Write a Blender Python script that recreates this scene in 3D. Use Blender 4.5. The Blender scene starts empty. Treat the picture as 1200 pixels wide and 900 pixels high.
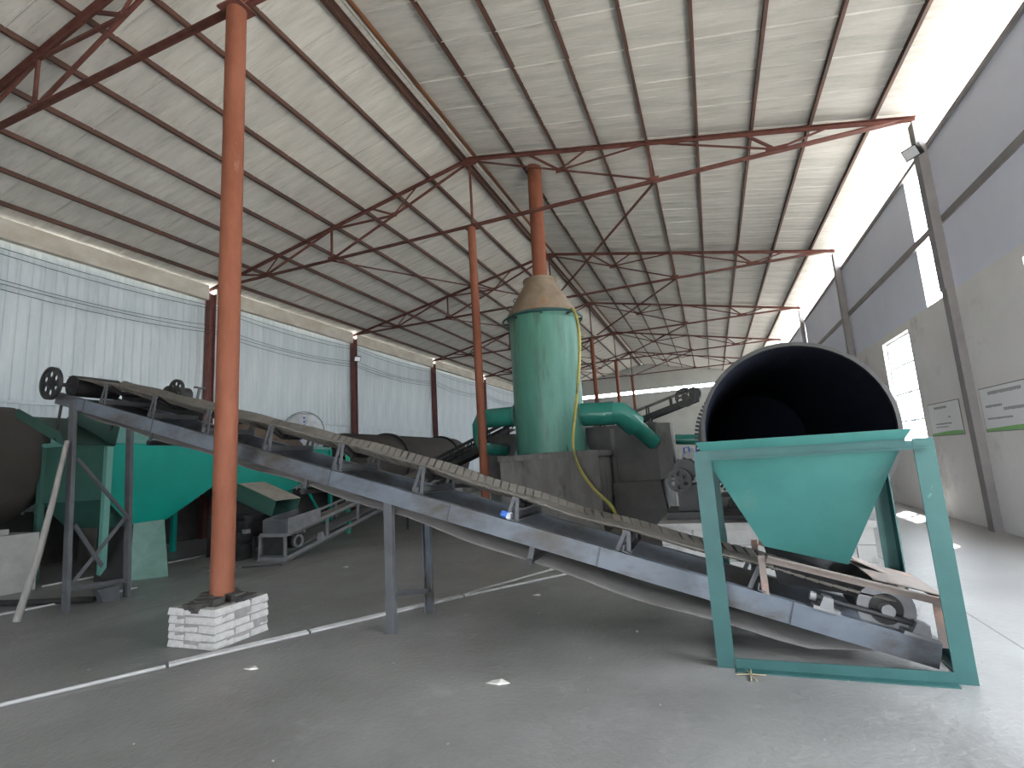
import bpy, math, random
from mathutils import Vector, Matrix
random.seed(7)
sc = bpy.context.scene
col = sc.collection
R = math.radians

# ------------------------------------------------------------------ camera, sky, sun, exposure
cam_d = bpy.data.cameras.new('camera'); cam = bpy.data.objects.new('camera', cam_d); col.objects.link(cam)
cam_d.sensor_width = 36.0; cam_d.lens = 18.0; cam_d.clip_end = 400; cam_d.clip_start = .05
ax = Vector((.92966, .36332, -.06102)).normalized()
az = -Vector((-.35089, .92369, .15385)).normalized()
ay = az.cross(ax).normalized(); ax = ay.cross(az).normalized()
cam.matrix_world = Matrix(((ax.x, ay.x, az.x, 0), (ax.y, ay.y, az.y, 0), (ax.z, ay.z, az.z, 1.6), (0, 0, 0, 1)))
sc.camera = cam

world = bpy.data.worlds.new('sky'); sc.world = world; world.use_nodes = True
wn = world.node_tree.nodes; wl = world.node_tree.links
bg = wn['Background']; bg.inputs[0].default_value = (.86, .93, 1.0, 1); bg.inputs[1].default_value = 9.0

sun_d = bpy.data.lights.new('sun', 'SUN'); sun_d.energy = 24.0; sun_d.angle = R(1.0); sun_d.color = (1, .95, .86)
sun = bpy.data.objects.new('sun', sun_d); col.objects.link(sun)
sun.rotation_euler = Vector((-.26, -.42, -1)).to_track_quat('-Z', 'Y').to_euler()          # high sun beyond the windowed wall

def portal(name, loc, rot, sx, sy):
    d = bpy.data.lights.new(name, 'AREA'); d.shape = 'RECTANGLE'; d.size = sx; d.size_y = sy
    d.cycles.is_portal = True
    o = bpy.data.objects.new(name, d); col.objects.link(o); o.location = loc; o.rotation_euler = rot
    return o

sc.view_settings.view_transform = 'Standard'; sc.view_settings.look = 'None'
sc.view_settings.gamma = 1.0; sc.view_settings.use_curve_mapping = False
sc.view_settings.exposure = 1.15
sc.cycles.use_denoising = True
sc.cycles.max_bounces = 10; sc.cycles.diffuse_bounces = 7
sc.cycles.sample_clamp_indirect = 6.0

# ------------------------------------------------------------------ materials
def mat(name, c1, c2=None, scale=3.0, rough=.6, metal=0.0, bump=0.0, bscale=None, stretch=(1, 1, 1), c3=None, lo=.35, hi=.65, c3lo=.62, c3hi=.72, c3scale=1.3, detail=6, spec=.4, coord='Object'):
    m = bpy.data.materials.new(name); m.use_nodes = True
    n = m.node_tree.nodes; l = m.node_tree.links; b = n['Principled BSDF']
    b.inputs['Roughness'].default_value = rough; b.inputs['Metallic'].default_value = metal
    b.inputs['Specular IOR Level'].default_value = spec
    tc = n.new('ShaderNodeTexCoord'); mp = n.new('ShaderNodeMapping'); mp.inputs['Scale'].default_value = stretch
    if coord == 'World':
        g = n.new('ShaderNodeNewGeometry'); l.new(g.outputs['Position'], mp.inputs[0])
    else:
        l.new(tc.outputs[coord], mp.inputs[0])
    nz = n.new('ShaderNodeTexNoise'); nz.inputs['Scale'].default_value = scale; nz.inputs['Detail'].default_value = detail; nz.inputs['Roughness'].default_value = .62
    l.new(mp.outputs[0], nz.inputs[0])
    c2 = c2 or tuple(x * .8 for x in c1)
    rp = n.new('ShaderNodeValToRGB'); rp.color_ramp.elements[0].position = lo; rp.color_ramp.elements[1].position = hi
    rp.color_ramp.elements[0].color = (*c1, 1); rp.color_ramp.elements[1].color = (*c2, 1)
    l.new(nz.outputs[0], rp.inputs[0]); out = rp.outputs[0]
    if c3:
        n2 = n.new('ShaderNodeTexNoise'); n2.inputs['Scale'].default_value = c3scale; n2.inputs['Detail'].default_value = 9; n2.inputs['Roughness'].default_value = .7
        l.new(mp.outputs[0], n2.inputs[0])
        r2 = n.new('ShaderNodeValToRGB'); r2.color_ramp.elements[0].position = c3lo; r2.color_ramp.elements[1].position = c3hi
        l.new(n2.outputs[0], r2.inputs[0])
        mx = n.new('ShaderNodeMix'); mx.data_type = 'RGBA'
        l.new(r2.outputs[0], mx.inputs['Factor']); l.new(out, mx.inputs['A']); mx.inputs['B'].default_value = (*c3, 1)
        out = mx.outputs['Result']
    l.new(out, b.inputs['Base Color'])
    if bump:
        bp = n.new('ShaderNodeBump'); bp.inputs['Strength'].default_value = bump; bp.inputs['Distance'].default_value = .02
        if bscale:
            n3 = n.new('ShaderNodeTexNoise'); n3.inputs['Scale'].default_value = bscale; n3.inputs['Detail'].default_value = 5
            l.new(mp.outputs[0], n3.inputs[0]); l.new(n3.outputs[0], bp.inputs['Height'])
        else:
            l.new(nz.outputs[0], bp.inputs['Height'])
        l.new(bp.outputs[0], b.inputs['Normal'])
    return m

M = {}
M['floor'] = mat('dusty concrete floor', (.135, .131, .128), (.21, .205, .20), .8, .40, bump=.35, bscale=22, c3=(.28, .275, .27), c3lo=.58, c3hi=.80, c3scale=2.3, spec=.5)
def aisle_sheen(m):
    # window sheen painted into the floor colour: uneven paler aisle with a ragged edge
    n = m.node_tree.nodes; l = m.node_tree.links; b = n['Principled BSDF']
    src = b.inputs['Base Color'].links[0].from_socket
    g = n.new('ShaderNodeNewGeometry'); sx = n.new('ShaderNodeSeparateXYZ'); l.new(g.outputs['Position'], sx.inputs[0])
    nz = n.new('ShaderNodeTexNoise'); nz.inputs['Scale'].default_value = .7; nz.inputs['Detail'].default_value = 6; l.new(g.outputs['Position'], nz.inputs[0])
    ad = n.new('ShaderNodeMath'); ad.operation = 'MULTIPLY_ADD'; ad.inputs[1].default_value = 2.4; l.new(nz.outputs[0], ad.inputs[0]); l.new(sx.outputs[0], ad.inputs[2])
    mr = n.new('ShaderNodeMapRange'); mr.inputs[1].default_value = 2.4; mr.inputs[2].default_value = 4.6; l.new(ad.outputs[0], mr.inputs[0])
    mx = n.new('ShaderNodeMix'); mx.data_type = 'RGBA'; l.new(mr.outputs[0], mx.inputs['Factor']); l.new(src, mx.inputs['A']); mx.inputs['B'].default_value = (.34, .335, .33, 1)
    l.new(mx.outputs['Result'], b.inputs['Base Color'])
aisle_sheen(M['floor'])
M['dado'] = mat('near black masonry', (.045, .043, .041), (.075, .072, .068), 2, .9, bump=.3, bscale=8)  # one near-black tone all along the low wall
M['bin_soot_shade'] = mat('sooty shaded green sheet', (.018, .062, .05), (.026, .08, .064), 2, .6)  # sooty bin green, with the shade of the end faces mixed into the colour
M['yard'] = mat('pale yard concrete', (.46, .44, .41), (.53, .51, .475), 1, .9)
M['roof'] = mat('grimy white roof sheet', (.42, .405, .37), (.54, .52, .48), 1.6, .55, stretch=(.5, 3, 1), c3=(.31, .30, .275), c3lo=.55, c3hi=.75, c3scale=2.2)
M['sheet'] = mat('pale blue grey wall sheet', (.40, .45, .475), (.47, .515, .54), 1.2, .5, stretch=(1, 2, .4))
M['gutter'] = mat('weathered cream gutter steel', (.46, .43, .37), (.36, .32, .26), 2.0, .6, stretch=(1, .6, 1), c3=(.26, .20, .15))
M['plaster'] = mat('sooty plaster', (.85, .83, .825), (.79, .77, .765), 1.0, .85, bump=.1, bscale=20, c3=(.42, .38, .36), c3lo=.57, c3hi=.78, c3scale=.55)
M['clad'] = mat('grey wall cladding', (.76, .78, .90), (.80, .82, .93), .8, .6)
M['strip'] = mat('dark painted column', (.25, .235, .24), (.31, .29, .29), 2, .7)
M['rustpost'] = mat('rust red oxide post', (.145, .050, .028), (.185, .070, .042), 4, .75, spec=.15, bump=.15, bscale=25, stretch=(1, 1, .35), c3=(.235, .135, .10), c3lo=.62, c3hi=.75, c3scale=5)
M['truss'] = mat('red oxide truss steel', (.085, .032, .026), (.125, .05, .038), 5, .7, spec=.2)
M['purlin'] = mat('brown rusted purlin', (.045, .026, .021), (.09, .038, .024), 3, .65, stretch=(1, .25, 1))
M['ridge'] = mat('bare orange ridge steel', (.22, .09, .04), (.10, .045, .027), 2, .6, stretch=(1, .3, 1))
M['wcol'] = mat('maroon wall column', (.10, .035, .03), (.15, .055, .045), 3, .6)
M['tower'] = mat('grimy green tower paint', (.045, .148, .112), (.066, .20, .152), 1.4, .42, stretch=(2.2, 2.2, .35), c3=(.04, .07, .055), c3lo=.52, c3hi=.72, c3scale=1.3)
M['cone'] = mat('rusty grey cone sheet', (.19, .15, .11), (.13, .095, .062), 2.5, .6, c3=(.20, .085, .035), c3lo=.52, c3hi=.66, c3scale=2.2)
M['duct'] = mat('glossy green duct', (.018, .15, .115), (.03, .185, .145), 2, .25, c3=(.09, .12, .105), c3lo=.56, c3hi=.7)
M['hopper'] = mat('teal hopper paint', (.030, .122, .112), (.040, .148, .136), 2.2, .42, c3=(.09, .165, .145), c3lo=.55, c3hi=.78, c3scale=1.6)
M['post_green'] = mat('teal frame paint', (.014, .060, .058), (.021, .076, .074), 3, .5, c3=(.06, .14, .125), c3lo=.66, c3hi=.72, c3scale=8)
M['bin'] = mat('emerald bin paint', (.0, .185, .145), (.002, .21, .165), 1.5, .5, spec=.2)
M['binpale'] = mat('pale dusty teal trim', (.085, .215, .185), (.07, .18, .155), 3, .5)
M['bindull'] = mat('dusty chute sheet', (.13, .23, .205), (.17, .28, .25), 4, .6, c3=(.10, .19, .17))
M['chute'] = mat('dark green chute', (.018, .056, .045), (.026, .07, .056), 3, .55)
M['chutetop'] = mat('dusty chute top', (.26, .235, .20), (.20, .18, .155), 5, .8)
M['rail'] = mat('blue grey conveyor steel', (.075, .088, .108), (.11, .125, .15), 3, .45, stretch=(.5, 1, 1), c3=(.05, .043, .038), c3lo=.46, c3hi=.62, c3scale=2.0)
M['leg'] = mat('dark grey leg steel', (.046, .048, .053), (.072, .074, .08), 3, .5)
M['belt'] = mat('dusty rubber belt', (.095, .086, .075), (.13, .118, .103), 6, .85, stretch=(1, 1, 1))
M['rbelt'] = mat('worn return belt', (.11, .105, .10), (.15, .14, .135), 4, .8)
M['dark'] = mat('oily black steel', (.011, .011, .012), (.024, .023, .023), 6, .5)
M['grey'] = mat('dull cast steel', (.14, .14, .145), (.20, .20, .205), 6, .5, metal=.3)
M['rusty'] = mat('rusted angle iron', (.13, .105, .092), (.17, .14, .125), 8, .7, c3=(.34, .15, .09), c3lo=.55, c3hi=.7, c3scale=3)
M['drumskin'] = mat('sooty drum shell', (.0085, .0105, .020), (.011, .0135, .025), 2, .9, spec=.12)
M['kiln'] = mat('brown sooty drum', (.034, .029, .025), (.048, .041, .035), 1.2, .8)
M['furnace'] = mat('dark sooty render', (.07, .068, .066), (.105, .102, .099), 1.8, .85, bump=.2, bscale=9, c3=(.16, .157, .153), c3lo=.60, c3hi=.74, c3scale=1.4)
M['plinth'] = mat('stained concrete plinth', (.115, .112, .108), (.165, .16, .153), 2.2, .85, bump=.25, bscale=8, stretch=(1.6, 1.6, .5), c3=(.06, .058, .056), c3lo=.55, c3hi=.7, c3scale=1.6)
M['pier'] = mat('grey pier masonry', (.22, .215, .208), (.29, .283, .272), 3, .9, bump=.3, bscale=10, c3=(.16, .155, .15), c3lo=.58, c3hi=.68)
M['brick'] = mat('whitewashed brick', (.33, .322, .31), (.41, .398, .385), 8, .85, bump=.4, bscale=30, c3=(.20, .19, .18), c3lo=.56, c3hi=.72, c3scale=6)
M['mortar'] = mat('dirty mortar', (.17, .165, .16), (.24, .23, .22), 10, .95, bump=.4, bscale=30)
M['rubble'] = mat('black rubble', (.03, .028, .026), (.06, .055, .05), 12, .95)
M['pvc'] = mat('dusty white pipe', (.25, .245, .24), (.33, .323, .317), 6, .6, c3=(.18, .175, .17))
M['wood'] = mat('grey weathered wood', (.20, .19, .178), (.15, .14, .13), 6, .85, stretch=(4, 4, .5))
M['wire'] = mat('black cable', (.02, .02, .022), (.03, .03, .032), 5, .6)
M['board'] = mat('white notice board', (.86, .87, .88), (.89, .90, .91), 1, .5)
M['print'] = mat('grey print', (.33, .34, .35), (.40, .41, .42), 20, .7)
M['greenprint'] = mat('green print', (.25, .55, .18), (.30, .60, .24), 6, .6)
M['frame_white'] = mat('white window bar', (.62, .63, .64), (.70, .71, .72), 4, .5)
M['hose'] = mat('yellow green hose', (.28, .25, .045), (.33, .30, .08), 4, .5, c3=(.12, .115, .05), c3lo=.5, c3hi=.62, c3scale=1.2)
M['tarp'] = mat('brown dusty tarpaulin', (.11, .075, .056), (.07, .05, .04), 5, .9)
M['sack'] = mat('white woven sack', (.38, .40, .415), (.48, .50, .515), 8, .6)
M['blue'] = mat('blue print', (.03, .10, .42), (.05, .16, .5), 6, .5)
M['teal_green'] = mat('bright green post', (.02, .34, .19), (.03, .38, .22), 4, .5)
M['lamp'] = mat('floodlight glass', (.75, .78, .80), (.80, .82, .84), 3, .15)
M['gable'] = mat('dull far cladding', (.33, .325, .30), (.39, .385, .355), .6, .7)
M['paper'] = mat('pale scrap', (.55, .54, .50), (.62, .60, .55), 5, .8)
M['straw'] = mat('dry straw', (.24, .20, .13), (.28, .24, .16), 5, .9)
g_ = bpy.data.materials.new('window glass'); g_.use_nodes = True
nn = g_.node_tree.nodes; ll = g_.node_tree.links; nn.remove(nn['Principled BSDF'])
tr = nn.new('ShaderNodeBsdfTransparent'); tr.inputs[0].default_value = (.93, .95, .96, 1); gl = nn.new('ShaderNodeBsdfGlossy'); gl.inputs[1].default_value = .05
mxs = nn.new('ShaderNodeMixShader'); mxs.inputs[0].default_value = .06
ll.new(tr.outputs[0], mxs.inputs[1]); ll.new(gl.outputs[0], mxs.inputs[2]); ll.new(mxs.outputs[0], nn['Material Output'].inputs[0])
M['glass'] = g_

# ------------------------------------------------------------------ mesh helpers
OFF = {}
def V(*a): return Vector(a)
def frame_of(p, q, up=(0, 0, 1)):
    d = (Vector(q) - Vector(p)).normalized(); u = Vector(up)
    if abs(d.dot(u)) > .97: u = Vector((0, 1, 0)) if abs(d.y) < .9 else Vector((1, 0, 0))
    s = d.cross(u).normalized(); u = s.cross(d).normalized()
    return d, s, u

class MB:
    def __init__(self): self.v = []; self.f = []; self.smooth = set()
    def add(self, vs, fs, smooth=False):
        b = len(self.v); self.v += [Vector(x) for x in vs]
        for f in fs:
            if smooth: self.smooth.add(len(self.f))
            self.f.append([i + b for i in f])
        return self
    def box(self, lo, hi):
        x0, y0, z0 = lo; x1, y1, z1 = hi
        return self.hexa([(x0, y0, z0), (x1, y0, z0), (x1, y1, z0), (x0, y1, z0), (x0, y0, z1), (x1, y0, z1), (x1, y1, z1), (x0, y1, z1)])
    def hexa(self, p):
        return self.add(p, [(0, 3, 2, 1), (4, 5, 6, 7), (0, 1, 5, 4), (1, 2, 6, 5), (2, 3, 7, 6), (3, 0, 4, 7)])
    def prism(self, poly, vec):
        n = len(poly); vec = Vector(vec); a = [Vector(x) for x in poly]
        return self.add(a + [x + vec for x in a], [tuple(range(n - 1, -1, -1)), tuple(range(n, 2 * n))] + [(i, (i + 1) % n, n + (i + 1) % n, n + i) for i in range(n)])
    def section(self, p, q, pts, up=(0, 0, 1)):
        d, s, u = frame_of(p, q, up); p = Vector(p); q = Vector(q)
        return self.prism([p + s * a + u * b for a, b in pts], q - p)
    def beam(self, p, q, w, h, up=(0, 0, 1)):
        return self.section(p, q, [(-w / 2, -h / 2), (w / 2, -h / 2), (w / 2, h / 2), (-w / 2, h / 2)], up)
    def angle(self, p, q, a, t=.008, up=(0, 0, 1), fx=1, fy=1):
        pts = [(0, 0), (a, 0), (a, t), (t, t), (t, a), (0, a)]
        pts = [(x * fx, y * fy) for x, y in pts]
        if fx * fy < 0: pts = pts[::-1]
        return self.section(p, q, pts, up)
    def channel(self, p, q, w, h, t=.008, side=1, up=(0, 0, 1)):
        # web at 0, flanges towards side
        pts = [(0, -h / 2), (w, -h / 2), (w, -h / 2 + t), (t, -h / 2 + t), (t, h / 2 - t), (w, h / 2 - t), (w, h / 2), (0, h / 2)]
        pts = [(x * side, y) for x, y in pts]
        if side < 0: pts = pts[::-1]
        return self.section(p, q, pts, up)
    def cyl(self, p, q, r, r2=None, n=20, cap=True, smooth=True):
        r2 = r if r2 is None else r2
        d, s, u = frame_of(p, q); p = Vector(p); q = Vector(q); vs = []
        for c, rr in ((p, r), (q, r2)):
            for i in range(n):
                a = 2 * math.pi * i / n; vs.append(c + (s * math.cos(a) + u * math.sin(a)) * rr)
        self.add(vs, [(i, (i + 1) % n, n + (i + 1) % n, n + i) for i in range(n)], smooth)
        if cap:
            self.add(vs[:n], [tuple(range(n - 1, -1, -1))]); self.add(vs[n:], [tuple(range(n))])
        return self
    def shell(self, p, q, r, ri, n=40):
        d, s, u = frame_of(p, q); p = Vector(p); q = Vector(q); vs = []
        for c, rr in ((p, r), (q, r), (q, ri), (p, ri)):
            for i in range(n):
                a = 2 * math.pi * i / n; vs.append(c + (s * math.cos(a) + u * math.sin(a)) * rr)
        fs = []
        for k in range(4):
            k2 = (k + 1) % 4
            fs += [(k * n + i, k * n + (i + 1) % n, k2 * n + (i + 1) % n, k2 * n + i) for i in range(n)]
        return self.add(vs, fs)
    def tube(self, pts, r, n=8, rs=None):
        pts = [Vector(p) for p in pts]; vs = []; fs = []
        u = None
        for k, p in enumerate(pts):
            d = (pts[min(k + 1, len(pts) - 1)] - pts[max(k - 1, 0)]).normalized()
            if u is None:
                _, s, u = frame_of(p, p + d)
            else:
                u = (u - d * u.dot(d)).normalized()
            s = d.cross(u)
            rr = rs[k] if rs else r
            for i in range(n):
                a = 2 * math.pi * i / n; vs.append(p + (s * math.cos(a) + u * math.sin(a)) * rr)
        for k in range(len(pts) - 1):
            fs += [(k * n + i, k * n + (i + 1) % n, (k + 1) * n + (i + 1) % n, (k + 1) * n + i) for i in range(n)]
        self.add(vs, fs, True)
        self.add(vs[:n], [tuple(range(n - 1, -1, -1))]); self.add(vs[-n:], [tuple(range(n))])
        return self
    def lathe(self, c, prof, n=40, axis='z', smooth=True):
        c = Vector(c); vs = []; fs = []
        for r, h in prof:
            for i in range(n):
                a = 2 * math.pi * i / n
                if axis == 'z': vs.append(c + V(r * math.cos(a), r * math.sin(a), h))
                elif axis == 'y': vs.append(c + V(r * math.cos(a), h, r * math.sin(a)))
                else: vs.append(c + V(h, r * math.cos(a), r * math.sin(a)))
        for k in range(len(prof) - 1):
            fs += [(k * n + i, k * n + (i + 1) % n, (k + 1) * n + (i + 1) % n, (k + 1) * n + i) for i in range(n)]
        return self.add(vs, fs, smooth)
    def ring(self, c, r, t, n=40, m=8, axis='z'):
        prof = [(r + t * math.cos(2 * math.pi * k / m), t * math.sin(2 * math.pi * k / m)) for k in range(m + 1)]
        return self.lathe(c, prof, n, axis)
    def plate(self, quad, t):
        a, b, c, d = [Vector(x) for x in quad]; nrm = (b - a).cross(c - a).normalized() * t
        return self.hexa([a, b, c, d, a + nrm, b + nrm, c + nrm, d + nrm])
    def build(self, name, m, parent=None, base=None):
        if parent is not None: off = OFF[parent.name]
        elif base is not None: off = Vector(base)
        else:
            xs = [v.x for v in self.v]; ys = [v.y for v in self.v]; zs = [v.z for v in self.v]
            off = V((min(xs) + max(xs)) / 2, (min(ys) + max(ys)) / 2, min(zs))
        me = bpy.data.meshes.new(name); me.from_pydata([v - off for v in self.v], [], self.f)
        for i in self.smooth: me.polygons[i].use_smooth = True
        import bmesh
        bm = bmesh.new(); bm.from_mesh(me); bmesh.ops.recalc_face_normals(bm, faces=bm.faces); bm.to_mesh(me); bm.free()
        if m: me.materials.append(M[m] if isinstance(m, str) else m)
        o = bpy.data.objects.new(name, me); col.objects.link(o)
        if parent is not None: o.parent = parent
        else: o.location = off
        OFF[o.name] = off
        return o

def tag(o, label=None, cat=None, group=None, kind=None):
    if label: o['label'] = label
    if cat: o['category'] = cat
    if group: o['group'] = group
    if kind: o['kind'] = kind
    return o
def empty(name, loc, label=None, cat=None, group=None, kind=None):
    o = bpy.data.objects.new(name, None); col.objects.link(o); o.location = loc; o.empty_display_size = .1
    OFF[o.name] = Vector(loc)
    return tag(o, label, cat, group, kind)
def piece(me, name, parent, loc, rot=None, m=None):
    o = bpy.data.objects.new(name, me); col.objects.link(o); o.parent = parent
    o.location = Vector(loc) - OFF[parent.name]
    if rot: o.rotation_euler = rot
    return o
def ordinal(i): return ['first', 'second', 'third', 'fourth', 'fifth', 'sixth', 'seventh', 'eighth', 'ninth'][i]

# ------------------------------------------------------------------ the building: dimensions
RX, SK, ZR = -5.0, .20, 9.55           # ridge x, roof slope, underside of the sheets at the ridge
XL, XR = -14.3, 4.3                    # wall faces
Y0, Y1 = -7.0, 45.4
TRY = [4.2, 11.1, 18.0, 24.9, 31.8, 38.7]
def zs(x): return ZR - SK * abs(x - RX)

# floor and yard
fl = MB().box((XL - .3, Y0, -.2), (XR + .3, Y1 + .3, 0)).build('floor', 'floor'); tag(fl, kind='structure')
yd = MB().box((-80, -60, -.5), (80, 110, -.22)).build('ground_outside', 'yard'); tag(yd, kind='structure')

for xj, ya, yb in ((2.0, Y0, Y1), (-7.2, Y0, Y1)):
    b = MB(); n_ = 40
    pts_ = [(xj + random.uniform(-.012, .012), ya + (yb - ya) * k / n_) for k in range(n_ + 1)]
    vs = []
    for x_, y_ in pts_: vs += [(x_ - .007, y_, .0012), (x_ + .007, y_, .0012), (x_ + .007, y_, -.01), (x_ - .007, y_, -.01)]
    b.add(vs, [(4 * i + j, 4 * i + (j + 1) % 4, 4 * i + 4 + (j + 1) % 4, 4 * i + 4 + j) for i in range(n_) for j in range(4)]); b.build('joint', 'mortar', fl)
# ceiling: roof sheets, one object per sheet
ceil = empty('ceiling', (RX, (Y0 + Y1) / 2, ZR), kind='structure')
PW = .92
def roof_mesh(sgn, length):
    prof = [(0, 0), (.012, -.020), (.03, 0), (.21, 0), (.225, .006), (.24, 0), (.44, 0), (.455, .006), (.47, 0), (.67, 0), (.685, .006), (.70, 0), (PW, 0)]
    vs = []; n = len(prof); x0 = .03
    for x in (x0, length):
        vs += [V(sgn * x, y, -SK * x + z) for y, z in prof]
        vs += [V(sgn * x, y, -SK * x + .05) for y, z in (prof[0], prof[-1])]
    k = n + 2; fs = [(i, i + 1, k + i + 1, k + i) for i in range(n - 1)]
    fs += [(n, n + 1, k + n + 1, k + n), (0, n, k + n, k), (n - 1, n + 1, k + n + 1, k + n - 1)]
    fs += [tuple(list(range(n)) + [n + 1, n]), tuple(k + i for i in list(range(n)) + [n + 1, n])]
    me = bpy.data.meshes.new('roof_panel'); me.from_pydata(vs, [], fs); me.materials.append(M['roof']); return me
rm_r, rm_l = roof_mesh(1, 10.05), roof_mesh(-1, 10.05)
y = Y0 - .3
while y < Y1 + .2:
    dz = random.uniform(-.004, .004)
    piece(rm_r, 'roof_panel', ceil, (RX, y, ZR + dz)); piece(rm_l, 'roof_panel', ceil, (RX, y, ZR + dz)); y += PW
rc = MB()
rc.plate([(RX - .3, Y0 - .3, ZR + .03), (RX, Y0 - .3, ZR + .10), (RX, Y1 + .4, ZR + .10), (RX - .3, Y1 + .4, ZR + .03)], .008)
rc.plate([(RX, Y0 - .3, ZR + .10), (RX + .3, Y0 - .3, ZR + .03), (RX + .3, Y1 + .4, ZR + .03), (RX, Y1 + .4, ZR + .10)], .008)
rc.build('ridge_cap', 'roof', ceil)

# left wall: low masonry, two tiers of ribbed sheets
wl_ = empty('wall_left', (XL, (Y0 + Y1) / 2, 0), kind='structure')
MB().box((XL - .24, Y0, 0), (XL - .02, Y1, 1.2)).build('dado', 'dado', wl_)
def sheet_mesh(h, mname, w=.92):
    prof = []
    for k in range(4):
        b = k * w / 4
        prof += [(b, 0), (b + .035, .022), (b + .075, .022), (b + .11, 0)]
    prof += [(w, 0)]
    vs = [V(x, yy, 0) for yy, x in prof] + [V(x, yy, h) for yy, x in prof]; n = len(prof)
    vs += [V(-.03, 0, 0), V(-.03, w, 0), V(-.03, 0, h), V(-.03, w, h)]
    fs = [(i, i + 1, n + i + 1, n + i) for i in range(n - 1)] + [(2 * n, 2 * n + 1, 2 * n + 3, 2 * n + 2), (0, 2 * n, 2 * n + 2, n), (n - 1, 2 * n + 1, 2 * n + 3, 2 * n - 1)]
    me = bpy.data.meshes.new('wall_panel'); me.from_pydata(vs, [], fs); me.materials.append(M[mname]); return me
up_m, lo_m = sheet_mesh(3.72, 'sheet'), sheet_mesh(2.55, 'sheet')
y = Y0
while y < Y1 - .3:
    piece(up_m, 'wall_panel', wl_, (XL, y, 3.66 + random.uniform(-.01, .01)))
    piece(lo_m, 'wall_panel', wl_, (XL - .035, y, 1.15))
    y += .92
MB().box((XL - .02, Y0, 3.60), (XL + .035, Y1, 3.645)).build('flashing', 'sheet', wl_)
# right wall: plaster below, cladding boards above, openings left free
wr = empty('wall_right', (XR, (Y0 + Y1) / 2, 0), kind='structure')
T = .24
WIN = [(7.05, 8.95), (13.5, 15.35), (20.4, 22.3), (27.3, 29.2), (34.2, 36.1), (41.0, 42.9)]
DOOR = (0.4, 5.6)
lw = MB(); cuts = [(DOOR[0], DOOR[1], 0, 4.18)] + [(a, b, 1.38, 4.0) for a, b in WIN]
yy = Y0
for a, b, z0, z1 in cuts:
    lw.box((XR, yy, 0), (XR + T, a, 4.18))
    if z0 > 0: lw.box((XR, a, 0), (XR + T, b, z0))
    if z1 < 4.18: lw.box((XR, a, z1), (XR + T, b, 4.18))
    yy = b
lw.box((XR, yy, 0), (XR + T, Y1, 4.18)); lw.build('masonry', 'plaster', wr)
GAP = [(11.28, 12.42)] + [(11.28 + 6.9 * k, 12.42 + 6.9 * k) for k in range(2, 5)]
edges = [Y0] + [e for g in GAP for e in g] + [Y1]
for k in range(0, len(edges), 2):
    a, b = edges[k], edges[k + 1]; n = max(1, round((b - a) / 3.45)); st = (b - a) / n
    for j in range(n):
        for z0, z1 in ((4.19, 5.44), (5.56, 6.93)):
            MB().box((XR + .05, a + j * st + .004, z0), (XR + .13, a + (j + 1) * st - .004, z1)).build('cladding_panel', 'clad', wr)
MB().box((XR + .02, Y0, 5.43), (XR + .14, Y1, 5.57)).build('girt', 'strip', wr)
MB().box((XR + .0, Y0, 6.92), (XR + .16, Y1, 7.0)).build('girt', 'strip', wr)

def window(n, a, b, z0, z1, cols, rows):
    w = empty('window_%d' % n, (XR + .12, (a + b) / 2, z0), kind='structure')
    f = MB(); x0, x1 = XR + .09, XR + .15
    for bx in (((x0, a, z0), (x1, a + .05, z1)), ((x0, b - .05, z0), (x1, b, z1)), ((x0, a, z0), (x1, b, z0 + .05)), ((x0, a, z1 - .05), (x1, b, z1))): f.box(*bx)
    f.build('window_frame', 'frame_white', w)
    for i in range(1, cols):
        yv = a + (b - a) * i / cols; MB().box((x0 + .01, yv - .018, z0 + .05), (x1 - .01, yv + .018, z1 - .05)).build('mullion', 'frame_white', w)
    for j in range(1, rows):
        zv = z0 + (z1 - z0) * j / rows; MB().box((x0 + .012, a + .05, zv - .018), (x1 - .012, b - .05, zv + .018)).build('transom', 'frame_white', w)
    for i in range(cols):
        for j in range(rows):
            ya, yb = a + (b - a) * i / cols + .02, a + (b - a) * (i + 1) / cols - .02; za, zb = z0 + (z1 - z0) * j / rows + .02, z0 + (z1 - z0) * (j + 1) / rows - .02
            MB().box((XR + .118, ya, za), (XR + .122, yb, zb)).build('pane', 'glass', w)
for i, (a, b) in enumerate(WIN): window(i + 1, a, b, 1.38, 4.0, 2, 4)
# far gable wall
wb = empty('wall_back', (RX, Y1, 0), kind='structure')
x = XL - .2
while x < XR + .3:
    x2 = min(x + 1.03, XR + .3)
    yo = Y1 + .012 * (int(round(x * 10)) % 2)
    MB().box((x - .01, yo, 0), (x2 + .01, yo + .1, 6.96)).build('gable_panel', 'gable', wb)
    zt = min(zs(x), zs(x2)) + .03
    MB().prism([(x - .01, yo, 7.24), (x2 + .01, yo, 7.24), (x2 + .01, yo, zs(x2) + .04), (x - .01, yo, zs(x) + .04)], (0, .1, 0)).build('gable_panel', 'gable', wb)
    x = x2
for k in range(8): MB().box((XL + 2.3 * k, Y1 + .02, 6.96), (XL + 2.3 * k + .08, Y1 + .1, 7.24)).build('mullion', 'frame_white', wb)

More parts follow.
